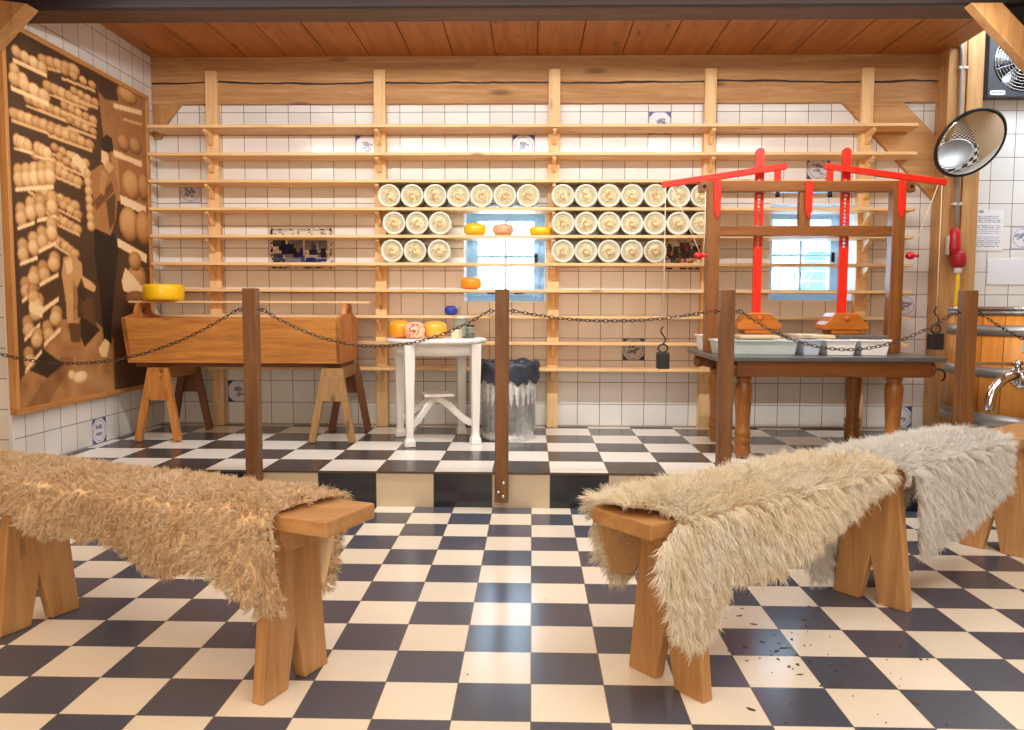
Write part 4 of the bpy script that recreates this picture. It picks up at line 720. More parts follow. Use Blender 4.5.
MB().lathe([(0, .006), (.052, .009), (.052, .070), (0, .072)], jp, 'Z', 30).build('contents', plain('jar_whey', rgb(232, 232, 212), .5), jr)
sj = thing('sample_jar', (-.388, 5.03, TT), 'little jar with dark brown contents at the right rim of the white table', 'jar')
sp_ = (-.388, 5.03, TT)
MB().lathe([(0, 0), (.024, 0), (.026, .004), (.026, .062), (.022, .068), (.022, .072), (0, .072)], sp_, 'Z', 24).build('glass', M_clear, sj)
MB().lathe([(0, .003), (.0245, .004), (.0245, .034), (0, .035)], sp_, 'Z', 24).build('contents', plain('brown_rennet', rgb(86, 34, 26), .3), sj)
MB().lathe([(0, .072), (.024, .072), (.024, .084), (0, .085)], sp_, 'Z', 24).build('lid', plain('dark_lid', rgb(50, 50, 54), .4), sj)

# ================================================================== dustbin
db = thing('dustbin', (-.150, 5.13, H2), 'round galvanised metal dustbin lined with a dark plastic bag', 'dustbin')
dc = Vector((-.150, 5.13, H2))
flute = lambda r, h, a: r + (.0035 * math.cos(a * 26) if .05 < h < .40 else 0)
mz = NT('galvanised_metal', .42, .45); v = mz.coord(); vo = mz.node('ShaderNodeTexVoronoi'); mz.l.new(v, vo.inputs['Vector']); vo.inputs['Scale'].default_value = 28
mz.color(mz.ramp(vo.outputs['Distance'], [(.2, rgb(236, 238, 238)), (.7, rgb(206, 212, 214))])); M_zinc = mz.m
MB().lathe([(.0, .012), (.158, .012), (.164, .0), (.168, .004), (.168, .022), (.163, .030), (.163, .05), (.166, .06), (.172, .24), (.178, .39), (.178, .41), (.183, .418), (.183, .432), (.178, .44), (.180, .47), (.174, .47), (.172, .06), (0, .05)], dc, 'Z', 156, mod=flute).build('bin_body', M_zinc, db)
crump = lambda r, h, a: r + .010 * math.sin(a * 9 + h * 40) * (1 if r > .1 else 0) + .006 * math.sin(a * 23 + h * 90)
g_ = lambda r, h, a: crump(r, h, a)
bgp = [(.187, .372), (.195, .388), (.193, .40), (.200, .42), (.192, .45), (.200, .475), (.192, .495), (.180, .505), (.168, .485), (.160, .40), (.12, .30), (0, .28)]
b = MB(); n = 96; vs = []
for k, (r, h) in enumerate(bgp):
    for i in range(n):
        a = 2 * PI * i / n
        rr = r + (.007 * math.sin(a * 11 + k * 1.3) + .004 * math.sin(a * 29 + k * 2.1) if r > .1 else 0); hh = h + .010 * math.sin(a * 7 + k) + (.014 * math.sin(a * 17 + .5) if k == 0 else 0)
        vs.append(dc + Vector((rr * math.cos(a), rr * math.sin(a), hh)))
fs = [(k * n + i, k * n + (i + 1) % n, (k + 1) * n + (i + 1) % n, (k + 1) * n + i) for k in range(len(bgp) - 1) for i in range(n)]
b.add(vs, fs, 0, True); b.build('bin_bag', plain('dark_bag', rgb(58, 64, 78), .28, bumpy=.5, vs=30), db)
for s in ():
    hx = dc + Vector((s * .182, 0, .31)); MB().tube([hx + Vector((0, -.05, .03)), hx + Vector((s * .02, -.045, .0)), hx + Vector((s * .03, 0, -.012)), hx + Vector((s * .02, .045, .0)), hx + Vector((0, .05, .03))], .005).build('handle', M_steel, db)

# ================================================================== cheese press
pr = thing('cheese_press', (1.62, 4.8, H2), 'wooden double cheese press with red levers on a heavy turned leg table', 'cheese press')
mx_, mz_, my_ = mahog('X'), mahog('Z'), mahog('Y')
MB().box(1.005, 2.25, 4.36, 5.16, .742, .768).build('tabletop', plain('slate_top', rgb(112, 116, 116), .3, .5, vary=.2, vs=6), pr, .004)
def rail(y):
    b = MB().box(1.13, 2.19, y - .035, y + .035, .655, .7405)
    b.lathe([(.012, -.10), (.034, -.092), (.041, -.07), (.036, -.045), (.030, -.035), (.040, -.028), (.041, 0)], (1.13, y, .698), 'X', 20)
    b.lathe([(.041, 0), (.041, .02), (.03, .028), (0, .03)], (2.19, y, .698), 'X', 20)
    return b.build('apron', mx_, pr, .004)
rail(4.43); rail(5.08)
MB().box(1.155, 1.215, 4.465, 5.045, .66, .738).build('side_rail', my_, pr, .003); MB().box(2.005, 2.065, 4.465, 5.045, .66, .738).build('side_rail', my_, pr, .003)
LEGP = [(.030, 0), (.034, .012), (.047, .03), (.047, .07), (.040, .08), (.047, .09), (.048, .115), (.041, .125), (.046, .135), (.045, .155), (.038, .165), (.040, .22), (.047, .34), (.050, .40), (.046, .425), (.036, .438), (.044, .447), (.046, .46), (.036, .472)]
lg = wood('turned_leg', rgb(172, 112, 52), rgb(118, 70, 30), 'Z', .3)
for (x, y) in ((1.195, 4.50), (2.035, 4.50), (1.175, 5.06), (2.035, 5.06)): MB().lathe(LEGP, (x, y, H2), 'Z', 28).build('leg', lg, pr)
ring = MB(); q = [(2.245 + .035 * math.cos(a), 4.43, .665 + .035 * math.sin(a)) for a in [PI * .9 - k * .3 for k in range(14)]]
ring.tube(q, .005); ring.build('iron_hook', M_iron, pr)
FY = 4.80
for x in (1.070, 2.148): MB().box(x - .038, x + .038, FY - .035, FY + .035, .769, 1.7775).build('post', mz_, pr, .004)
tbm = MB().box(.985, 2.24, FY - .032, FY + .032, 1.715, 1.778).build('top_beam', mx_, pr, .006)
for x in (1.01, 2.215): MB().lathe([(.010, -.005), (.010, 0)], (x, FY - .032, 1.747), 'Y', 14).build('peg', M_iron, tbm)
MB().box(1.107, 2.105, FY - .03, FY + .03, 1.458, 1.518).build('middle_rail', mx_, pr, .004)
MB().box(1.572, 1.637, FY - .025, FY + .025, 1.518, 1.715).build('strut', mz_, pr, .003)
def rack_bar(x):
    b = MB(); w = .0245; g = .0105; y0, y1 = FY + .035, FY + .06
    # solid foot and rounded head; in between two stiles with rungs, so the peg holes go right through
    b.box(x - w, x + w, y0, y1, 1.0, 1.395)
    holes = [1.40 + .0215 * k for k in range(15)] + [1.79]
    b.box(x - w, x - g, y0, y1, 1.395, 1.81).box(x + g, x + w, y0, y1, 1.395, 1.81)
    lo = 1.395
    for h in holes:
        if h - .0075 > lo: b.box(x - g, x + g, y0, y1, lo, h - .0075)
        lo = h + .0075
    b.box(x - g, x + g, y0, y1, lo, 1.81)
    pts = [(x - w, y0, 1.81), (x + w, y0, 1.81)] + [(x + w * math.cos(a), y0, 1.958 + w * math.sin(a)) for a in [PI * k / 10 for k in range(11)]]
    b.prism(pts, (0, 0, 0), (0, y1 - y0, 0)); return b.build('rack_bar', M_red, pr)
RX = (1.352, 1.862)
for x in RX: rack_bar(x)
# the two long levers, each on a hinged link at its inner end
for (x0, z0, x1, z1, lx) in ((1.492, 1.866, .765, 1.757, 1.445), (1.715, 1.866, 2.425, 1.772, 1.750)):
    b = MB().beam((x0, FY - .005, z0), (x1, FY - .005, z1), .036, .03, (0, 1, 0)); b.build('lever', M_red, pr, .004)
    MB().box(lx - .018, lx + .018, FY - .012, FY + .012, 1.776, 1.845).build('link', M_red, pr, .003)
    MB().lathe([(.014, 0), (.014, .02), (.010, .03)], (lx, FY - .01, 1.685), 'Z', 16).build('link_nut', M_iron, pr)
for (x, zt_) in ((1.085, 1.78), (1.618, 1.775), (2.155, 1.78)):
    b = MB().prism([(x - .021, FY - .05, zt_), (x + .021, FY - .05, zt_), (x + .019, FY - .05, 1.60), (x, FY - .05, 1.555), (x - .019, FY - .05, 1.60)], (0, 0, 0), (0, .014, 0)); b.build('lever_guide', M_red, pr, .002)
pw = wood('plunger_wood', rgb(196, 118, 42), rgb(146, 78, 22), 'X', .3)
for x in RX:
    pts = [(x - .135, .912), (x - .130, .935), (x - .105, .955), (x - .085, .985), (x - .065, 1.005), (x + .065, 1.005), (x + .085, .985), (x + .105, .955), (x + .130, .935), (x + .135, .912), (x + .12, .904), (x - .12, .904)]
    pg = MB().prism([(a, FY - .04, c_) for a, c_ in pts], (0, 0, 0), (0, .17, 0)).build('plunger', pw, pr, .006)
    MB().box(x - .085, x + .085, FY - .035, FY + .125, .880, .9035).build('pusher_block', pw, pg, .005)
    MB().ball((x, FY - .043, .972), .016, .010, .016, 16, 10).build('pivot_knob', plain('red_knob', rgb(196, 84, 40), .35), pg)
def peg(x, y, z, s, lab):
    b = MB().lathe([(.0, -.040), (.008, -.038), (.020, -.026), (.023, -.010), (.020, .006), (.010, .014), (.008, .024), (.011, .029), (.007, .040), (0, .043)], (x, y, z), 'X', 20)
    if s < 0: b.v = [(2 * x - v[0], v[1], v[2]) for v in b.v]
    return solo(b, 'rope_toggle', plain('red_lacquer', rgb(196, 24, 30), .25), (x, y, z), lab, 'toggle')
peg(.985, 4.72, 1.338, 1, 'glossy red turned toggle hanging on cords left of the press'); peg(2.247, 4.80, 1.345, 1, 'glossy red turned toggle sticking out right of the right press post')
def cord(pts, lab): 
    return solo(MB().tube(pts, .0028, 6), 'cord', M_rope, pts[0], lab, 'cord')
cord([(.785, FY - .02, 1.742), (.785, FY - .02, 1.3), (.785, FY - .02, .925)], 'thin vertical cord from the left red lever down to the black weight')
cord([(.822, FY - .03, 1.742), (.90, 4.75, 1.55), (.978, 4.72, 1.362)], 'slanting cord from the left lever end to the red toggle')
cord([(1.015, FY - .04, 1.715), (1.012, 4.74, 1.5), (1.003, 4.72, 1.362)], 'cord hanging from the left end of the top press beam to the toggle')
cord([(2.395, FY - .02, 1.752), (2.395, FY - .02, 1.3), (2.395, FY - .02, .925)], 'thin vertical cord below the right end of the right red lever')
cord([(2.37, FY - .025, 1.755), (2.31, 4.80, 1.55), (2.252, 4.80, 1.372)], 'slanting cord from the right red lever to the toggle on the post')
def weight(x, y, z, lab):
    w = thing('hanging_weight', (x, y, z), lab, 'weight', 'black iron weights hung on the levers')
    MB().box(x - .036, x + .036, y - .034, y + .034, z, z + .098).build('weight_block', M_black, w, .006)
    q = [(x + .028 * math.cos(a), y, z + .122 + .024 * math.sin(a)) for a in [2 * PI * k / 18 for k in range(18)]]
    MB().tube(q, .005, 8, closed=True).build('ring', M_black, w)
    q = [(x + .014 * math.sin(t * 1.9), y, z + .148 + .105 * t / 3.3) for t in [k * .3 for k in range(12)]]
    MB().tube(q, .004).build('hook', M_iron, w)
weight(.785, FY - .02, .668, 'black iron weight hanging in front of the back wall, left of the press')
weight(2.395, FY - .02, .790, 'black iron weight hanging in front of the timber upright, right of the press')

# tubs and boards on the press table
def tub(x0, x1, y0, y1, z1, mat, lab, name='plastic_tub'):
    z0 = .7685; b = MB(); t = .006; i_ = .012
    def ring_(a0, a1, b0, b1, z): return [(a0, b0, z), (a1, b0, z), (a1, b1, z), (a0, b1, z)]
    L = [ring_(x0 + i_, x1 - i_, y0 + i_, y1 - i_, z0), ring_(x0, x1, y0, y1, z1 - .012), ring_(x0 - .008, x1 + .008, y0 - .008, y1 + .008, z1 - .010), ring_(x0 - .008, x1 + .008, y0 - .008, y1 + .008, z1), ring_(x0 + t, x1 - t, y0 + t, y1 - t, z1), ring_(x0 + i_ + t, x1 - i_ - t, y0 + i_ + t, y1 - i_ - t, z0 + t)]
    vs = [p for q in L for p in q]; fs = [(3, 2, 1, 0), (20, 21, 22, 23)]
    for k in range(5):
        for i in range(4): j = (i + 1) % 4; fs.append((4 * k + i, 4 * k + j, 4 * k + 4 + j, 4 * k + 4 + i))
    b.add(vs, fs); return solo(b, name, mat, ((x0 + x1) / 2, (y0 + y1) / 2, z0), lab, 'tub', 'tubs on the press table', .003)
M_trans = plain('frosted_plastic', rgb(222, 232, 232), .25, **{'Transmission Weight': .35})
tub(1.035, 1.11, 4.90, 5.05, .868, M_plastic, 'small white tub behind the left press post')
tub(1.045, 1.50, 4.52, 4.70, .853, M_trans, 'long translucent white tub under the left plunger')
tub(1.525, 1.625, 4.50, 4.72, .858, plain('bluish_plastic', rgb(206, 220, 236), .3, **{'Transmission Weight': .2}), 'narrow bluish tub in the middle of the press table')
tub(1.655, 1.82, 4.50, 4.74, .858, M_plastic, 'white tub under the right plunger, next to the bluish one')
tub(1.845, 2.005, 4.50, 4.74, .858, M_plastic, 'white tub rightmost on the press table')
def board(x0, x1, y0, y1, z0, mat, lab): return solo(MB().box(x0, x1, y0, y1, z0, z0 + .018), 'press_board', mat, ((x0 + x1) / 2, (y0 + y1) / 2, z0), lab, 'board', None, .003)
board(1.19, 1.42, 4.56, 4.90, .8575, wood('board_wood', rgb(226, 206, 172), rgb(196, 172, 134), 'X', .5), 'pale board on the long tub under the left plunger')
board(1.53, 1.74, 4.60, 4.90, .8605, wood('board_wood', rgb(226, 206, 172), rgb(196, 172, 134), 'X', .5), 'pale board laid over the bluish tub')
board(1.752, 2.03, 4.58, 4.90, .8605, plain('grey_board', rgb(104, 96, 92), .5, vary=.15), 'dark grey board across the two right white tubs')

# ================================================================== posts and chains
def post(x, lab):
    p = thing('barrier_post', (x, 3.995, .045), lab, 'post', 'square wooden posts along the platform edge')
    MB().box(x - .034, x + .034, 3.962, 4.031, .045, 1.124).build('post_timber', postw('Z'), p, .004)
    for (dx, dz) in ((.010, .08), (-.016, .035), (.008, .012)):
        MB().lathe([(.0085, 0), (.0085, -.004), (.005, -.007), (0, -.0075)], (x + dx, 3.962, .045 + dz + .02), 'Y', 14).build('bolt', M_steel, p)
    for s in (-1, 1):
        c = (x + s * .034, 3.99, 1.015); b = MB()
        b.tube([(c[0], c[1], c[2]), (c[0] + s * .012, c[1], c[2])], .003); q = [(c[0] + s * (.020 + .008 * math.cos(a)), c[1], c[2] + .008 * math.sin(a)) for a in [2 * PI * k / 14 for k in range(14)]]
        b.tube(q, .0025, 6, closed=True); b.build('eye_screw', M_iron, p)
    return p
PX = [-1.420, -.150, .970, 2.152]
post(PX[0], 'square brown post in front of the trough'); post(PX[1], 'square dark brown post in front of the dustbin')
post(PX[2], 'square brown post in front of the left press leg'); post(PX[3], 'square brown post in front of the wooden vat')
M_chain = plain('chain_metal', rgb(92, 76, 70), .4, .85, vary=.25)
def chain(x0, z0, x1, z1, sag, lab, y=3.99, y0=3.99):
    N = 400; P = []
    for k in range(N + 1):
        t = k / N; P.append(Vector((x0 + (x1 - x0) * t, y0 + (y - y0) * t, z0 + (z1 - z0) * t - sag * 4 * t * (1 - t))))
    b = MB(); pitch = .0225; acc = 0; pos = [(P[0], (P[1] - P[0]).normalized())]
    for k in range(1, N + 1):
        acc += (P[k] - P[k - 1]).length
        if acc >= pitch: acc -= pitch; pos.append((P[k], (P[k] - P[k - 1]).normalized()))
    for i, (c, t) in enumerate(pos):
        u = Vector((0, 1, 0)) if i % 2 else t.cross(Vector((0, 1, 0)))
        u = (u * .8 + (Vector((0, 0, 1)) if i % 2 else Vector((0, 1, 0))) * .35); u = (u - t * u.dot(t)).normalized()
        q = []
        for k in range(12):
            a = 2 * PI * k / 12; q.append(c + t * (.0155 * math.cos(a)) + u * (.0075 * math.sin(a)))
        b.tube(q, .0022, 5, closed=True)
    return solo(b, 'chain', M_chain, (x0, y0, z0), lab, 'chain', 'link chains between the barrier posts')
chain(-2.83, .86, PX[0] - .07, 1.015, .185, 'link chain from the left edge of the photo to the post before the trough', 3.99, 3.86)
chain(PX[0] + .07, 1.012, PX[1] - .07, 1.012, .178, 'sagging link chain before the white table, between the two left posts')
chain(PX[1] + .07, 1.012, PX[2] - .07, 1.02, .05, 'nearly straight link chain between the second and third post')
chain(PX[2] + .07, 1.015, PX[3] - .07, 1.012, .185, 'sagging link chain in front of the press table')
chain(PX[3] + .07, 1.005, 3.30, 1.02, .20, 'link chain in front of the wooden vat')

# ================================================================== right end: mirror, fan, conduit, notice, vat
C3 = Vector((0, 0, CAM_H))
mc = Vector((2.770, 5.20, 2.079)); mn = Vector((.137, -.817, -.560)).normalized()
ma = mn.cross(Vector((0, 0, 1))).normalized(); mb2 = mn.cross(ma)
mr = thing('convex_mirror', tuple(mc), 'round convex mirror with a black rim on the timber upright', 'mirror')
R = .228
MB().lathe([(R - .008, -.012), (R, -.008), (R + .004, 0), (R, .008), (R - .010, .010)], mc, n=64, frame=(ma, mb2, mn), cap=False).build('rim', M_black, mr)
MA = .42
prof = [(R * math.sin(a) / math.sin(MA), (math.cos(a) - math.cos(MA)) * R / math.sin(MA)) for a in [MA * (1 - k / 14) for k in range(15)]]
prof = [(r_ * .975, h_ + .003) for r_, h_ in prof]
MB().lathe(prof, mc, n=64, frame=(ma, mb2, mn)).build('mirror_dome', plain('mirror_silver', rgb(236, 238, 240), .015, 1.0), mr)
MB().lathe([(0, -.03), (R * .7, -.028), (R - .01, -.010)], mc, n=48, frame=(ma, mb2, mn)).build('backing', M_black, mr)
wp = Vector((2.80, 5.468, 2.16))
MB().tube([mc - mn * .03, mc - mn * .09, wp + Vector((0, -.06, 0)), wp], .010).build('bracket_arm', M_iron, mr)
MB().box(wp.x - .02, wp.x + .02, wp.y - .006, wp.y + .001, wp.z - .05, wp.z + .05).build('bracket_plate', M_iron, mr, .002)

fn = thing('wall_fan', (3.27, 5.62, 2.65), 'square dark wall fan with a round steel grille, top right corner', 'fan')
fc = Vector((3.285, 5.55, 2.69)); hs = .235
b = MB()
bm = bmesh.new(); ov = [bm.verts.new((fc.x + hs * i, 5.535, fc.z + hs * j)) for i, j in ((-1, -1), (1, -1), (1, 1), (-1, 1))]; hv = [bm.verts.new((fc.x + .205 * math.cos(2 * PI * k / 40), 5.535, fc.z + .205 * math.sin(2 * PI * k / 40))) for k in range(40)]
bmesh.ops.triangle_fill(bm, edges=[bm.edges.new((ov[i], ov[(i + 1) % 4])) for i in range(4)] + [bm.edges.new((hv[i], hv[(i + 1) % 40])) for i in range(40)], use_beauty=True)
r_ = bmesh.ops.extrude_face_region(bm, geom=bm.faces[:]); bmesh.ops.translate(bm, vec=(0, .10, 0), verts=[g for g in r_['geom'] if isinstance(g, bmesh.types.BMVert)])
bm.verts.index_update(); b.add([tuple(v.co) for v in bm.verts], [[v.index for v in f.verts] for f in bm.faces]); bm.free()
b.build('fan_frame', plain('fan_grey', rgb(62, 66, 72), .4, .3), fn)
MB().lathe([(0, 0), (.205, 0)], (fc.x, 5.632, fc.z), 'Y', 40).build('fan_back', plain('fan_dark', rgb(58, 60, 64), .5), fn)
MB().lathe([(0, -.02), (.045, -.02), (.055, -.005), (.055, .05), (0, .05)], (fc.x, 5.56, fc.z), 'Y', 28).build('motor_hub', M_steel, fn)
for k in range(5):
    a = 2 * PI * k / 5 + .35; vs = []
    for (r__, w0, w1, dy) in ((.05, -.25, .25, .004), (.10, -.30, .34, .012), (.16, -.28, .36, .018), (.192, -.16, .30, .020)):
        for (w, s) in ((w0, -1), (w1, 1)): vs.append((fc.x + r__ * math.cos(a + w), 5.585 + s * dy, fc.z + r__ * math.sin(a + w)))
    vs += [(x, y + .003, z) for x, y, z in vs]; fs = []
    for q in range(3): o = 2 * q; fs += [(o, o + 1, o + 3, o + 2), (o + 8, o + 10, o + 11, o + 9), (o, o + 2, o + 10, o + 8), (o + 1, o + 9, o + 11, o + 3)]
    fs += [(0, 8, 9, 1), (6, 7, 15, 14)]
    MB().add(vs, fs, 0, True).build('fan_blade', plain('blade_steel', rgb(206, 214, 218), .3, .8), fn)
g = MB()
for k in range(8):
    rr = .055 + k * .0205; g.tube([(fc.x + rr * math.cos(2 * PI * i / 48), 5.528, fc.z + rr * math.sin(2 * PI * i / 48)) for i in range(48)], .0026, 6, closed=True)
for k in range(4): a = PI * k / 4 + .3; g.tube([(fc.x - .20 * math.cos(a), 5.532, fc.z - .20 * math.sin(a)), (fc.x + .20 * math.cos(a), 5.532, fc.z + .20 * math.sin(a))], .003, 6)
g.build('grille', M_steel, fn)
lb = MB().prism([(3.115 + .05 * max(-1, min(1, 1.5 * math.cos(t))), 5.5335, 2.480 + .016 * math.sin(t)) for t in [2 * PI * k / 24 for k in range(24)]], (0, 0, 0), (0, .0015, 0))
lbo = lb.build('maker_plate', plain('plate_white', rgb(226, 228, 236), .4), fn)
tx_ = MB()
for k in range(6): tx_.box(3.078 + k * .013, 3.086 + k * .013, 5.5325, 5.5334, 2.474, 2.486)
tx_.build('lettering', plain('plate_ink', rgb(96, 100, 150), .5), lbo)

cdx = thing('conduit_pipe', (2.827, 5.455, 1.56), 'grey conduit pipe running down the timber upright above a red plug', 'pipe')
MB().tube([(2.837, 5.45, 1.58), (2.833, 5.45, 2.2), (2.827, 5.45, 2.70), (2.823, 5.452, 2.76), (2.810, 5.46, 2.765), (2.785, 5.475, 2.780)], .0135, 14).build('pipe', plain('grey_pvc', rgb(158, 154, 148), .45), cdx)
for z in (2.62, 1.73): MB().box(2.805, 2.865, 5.438, 5.472, z - .009, z + .009).build('clip', plain('clip_white', rgb(206, 204, 198), .5), cdx, .003)
pl = thing('power_plug', (2.827, 5.44, 1.30), 'red industrial plug and socket with yellow cable on the upright', 'plug')
MB().lathe([(.020, .30), (.030, .285), (.036, .22), (.040, .17), (.036, .13)], (2.817, 5.425, 1.27), 'Z', 24).build('socket', plain('plug_red', rgb(190, 30, 44), .35), pl)
MB().lathe([(.028, .035), (.046, .05), (.050, .09), (.046, .125), (.034, .15)], (2.837, 5.405, 1.27), 'Z', 24).build('plug_body', plain('plug_red2', rgb(172, 26, 42), .4), pl)
MB().box(2.770, 2.783, 5.42, 5.45, 1.39, 1.52).build('lid_flap', plain('clip_white', rgb(206, 204, 198), .5), pl, .003)
MB().lathe([(.024, 0), (.024, .035)], (2.837, 5.405, 1.27), 'Z', 20).build('collar', M_plastic, pl)
MB().tube([(2.837, 5.405, 1.272), (2.839, 5.41, 1.22), (2.841, 5.42, 1.10), (2.841, 5.44, .95), (2.845, 5.45, .80)], .013, 12).build('cable', plain('yellow_cable', rgb(244, 206, 30), .4), pl)

nt = thing('paper_notice', (3.155, 5.632, 1.435), 'white printed paper notice taped to the tiles below the fan', 'notice')
NL = [(.30 if k == 0 else random.uniform(.80, .92)) for k in range(20)]; NG = np.random.default_rng(3).random((20, 60))
def notice_fn(u, v):
    k = int((1 - v - .06) / .046); f = (1 - v - .06) / .046 - k
    if 0 <= k < 19 and k not in (1, 6, 12) and f < .42 and .10 < u < NL[k] and NG[k, int(u * 59)] > .22: return rgb(140, 144, 156)[:3]
    return rgb(228, 231, 238)[:3]
painted('sheet', .20, .28, 70, 132, notice_fn, (3.055, 5.6355, 1.435), (1, 0, 0), (0, 0, 1), vcol('printed_paper', .7), .002, nt, rgb(228, 231, 238)[:3])
sh2 = MB().box(3.16, 3.55, 5.6345, 5.6385, 1.20, 1.38)
solo(sh2, 'splash_sheet', plain('sheet_white', rgb(232, 238, 244), .15), (3.35, 5.636, 1.20), 'plain white wall sheet on the tiles above the vat', 'panel', None, .002)

# ------------------------------------------------------------------ vat
VC = Vector((3.125, 4.68, 0)); vt = thing('cheese_vat', (VC.x, VC.y, H2), 'big round orange wooden vat with steel hoops at the right edge', 'vat')
VZ0, VZ1 = .385, 1.045; RB, RT = .655, .632
RV = lambda z: RB + (RT - RB) * (z - VZ0) / (VZ1 - VZ0)
ms = NT('vat_staves', .4); v = ms.coord(False); tcn = ms.node('ShaderNodeSeparateXYZ'); ms.l.new(v, tcn.inputs[0])
an = ms.math('ARCTAN2', tcn.outputs[1], tcn.outputs[0]); e_, f_ = grid(ms, an, 0.07, 2 * PI / 30)
wn = ms.node('ShaderNodeTexWhiteNoise', noise_dimensions='1D'); ms.l.new(f_, wn.inputs['W'])
gv = ms.node('ShaderNodeVectorMath', operation='MULTIPLY'); ms.l.new(v, gv.inputs[0]); gv.inputs[1].default_value = (14, 14, 1.4)
gn = ms.noise(gv.outputs[0], 1.6, 4)
c = ms.ramp(ms.math('ADD', ms.math('MULTIPLY', gn, .7), ms.math('MULTIPLY', wn.outputs[0], .3)), [(.3, rgb(186, 112, 36)), (.7, rgb(226, 156, 66))])
ms.color(ms.mix(ms.math('LESS_THAN', e_, .004), c, rgb(96, 52, 18)))
MB().lathe([(RB - .04, VZ0 + .04), (RB - .04, VZ0), (RB, VZ0), (RT, VZ1 - .03), (RT - .04, VZ1 - .03), (RT - .04, VZ1 - .06)], VC, 'Z', 128).build('stave_wall', ms.m, vt)
MB().lathe([(0, .55), (RT - .05, .55), (RT - .042, .60), (RT - .042, VZ1 - .02), (RT + .012, VZ1 - .02), (RT + .014, VZ1), (RT - .05, VZ1), (RT - .05, .60), (RT - .06, .56), (0, .556)], VC, 'Z', 128).build('steel_liner', M_steel, vt)
def hoop(z0, z1):
    return MB().lathe([(RV(z0) + .001, z0), (RV(z0) + .006, z0), (RV(z1) + .006, z1), (RV(z1) + .001, z1)], VC, 'Z', 128).build('hoop', plain('hoop_steel', rgb(176, 178, 178), .4, .9, vary=.1), vt)
for a_, b_ in ((.885, .945), (.655, .712), (.386, .455), (1.0, 1.024)): hoop(a_, b_)
def on_vat(ang, z, out=0.0): r = RV(z) + out; return VC + Vector((r * math.cos(ang), r * math.sin(ang), z))
a0 = math.atan2(4.295 - VC.y, 2.63 - VC.x)
b = MB(); vs = []
for k in range(9):
    a = a0 - .02 + .022 * k
    for z in (.806, .850): vs += [on_vat(a, z, .003), on_vat(a, z, .007)]
fs = []
for k in range(8): o = 4 * k; fs += [(o + 1, o + 3, o + 7, o + 5), (o, o + 4, o + 6, o + 2), (o + 2, o + 6, o + 7, o + 3), (o, o + 1, o + 5, o + 4)]
fs += [(0, 2, 3, 1), (32, 33, 35, 34)]
b.add(vs, fs); b.build('name_plate', plain('plate_grey', rgb(206, 206, 204), .35, .3), vt)
for ang_ in (-2.75, -2.2, -1.6, -1.0, 0, 1.5, 2.6):
    p = VC + Vector(((RB - .12) * math.cos(ang_), (RB - .12) * math.sin(ang_), 0)); MB().lathe([(.035, H2 + .001), (.035, H2 + .01), (.022, H2 + .015), (.022, VZ0 + .03)], p, 'Z', 16).build('foot', M_iron, vt)
# tap
nv = Vector((math.cos(a0), math.sin(a0), 0)); fp = on_vat(a0, .672, .0); sd = Vector((0, 0, 1)).cross(nv)
tp = MB().lathe([(.062, .007), (.062, .018), (.050, .022), (.034, .026), (.034, .050), (.042, .056), (.042, .085), (.030, .092)], fp, n=32, frame=(sd, Vector((0, 0, 1)), nv)).build('tap_body', M_chrome, vt)
s0 = fp + nv * .085; lf = Vector((-1, -.12, 0)).normalized()
pts = []
for k in range(13):
    t = k / 12 * PI * .5
    pts.append(s0 + lf * (.135 * math.sin(t)) + nv * (.02 * math.sin(t)) + Vector((0, 0, .012 - .155 * (1 - math.cos(t)))))
pts.append(pts[-1] + Vector((-.004, 0, -.03)))
MB().tube([fp + nv * .05] + pts, .026, 20).build('spout', M_chrome, vt)
st_ = fp + nv * .07 + Vector((0, 0, .03))
MB().lathe([(.018, 0), (.018, .035), (.024, .038), (.024, .052), (.012, .062), (0, .064)], st_, 'Z', 20).build('valve_stem', M_chrome, vt)
MB().beam(st_ + Vector((0, 0, .042)), st_ + Vector((0, 0, .046)) + lf * .22 + nv * .02, .012, .018, (0, 0, 1)).build('tap_lever', M_steel, vt, .003)
# clamp on the rim
ct = on_vat(a0 + .0, VZ1, -.035)
cl = thing('rim_clamp', (ct.x, ct.y, VZ1), 'small steel rod clamp standing on the rim of the vat', 'clamp')
MB().lathe([(.018, .001), (.018, .03), (.006, .034), (.006, .17), (.010, .175), (.010, .19), (0, .192)], (ct.x, ct.y, VZ1), 'Z', 14).build('rod', plain('steel_dark', rgb(96, 104, 116), .35, .8), cl)
MB().tube([(ct.x - .035, ct.y, VZ1 + .15), (ct.x, ct.y, VZ1 + .157), (ct.x + .035, ct.y, VZ1 + .165)], .007).build('cross_bar', plain('steel_dark', rgb(96, 104, 116), .35, .8), cl)
# black hose on the floor behind the last post
q = [(2.55, 5.25, H2 + .012), (2.75, 5.05, H2 + .012), (2.95, 4.75, H2 + .012), (3.15, 4.50, H2 + .012), (3.3, 4.45, H2 + .012)]
solo(MB().tube(q, .011, 10), 'hose', M_black, q[0], 'black hose lying on the platform below the vat', 'hose')

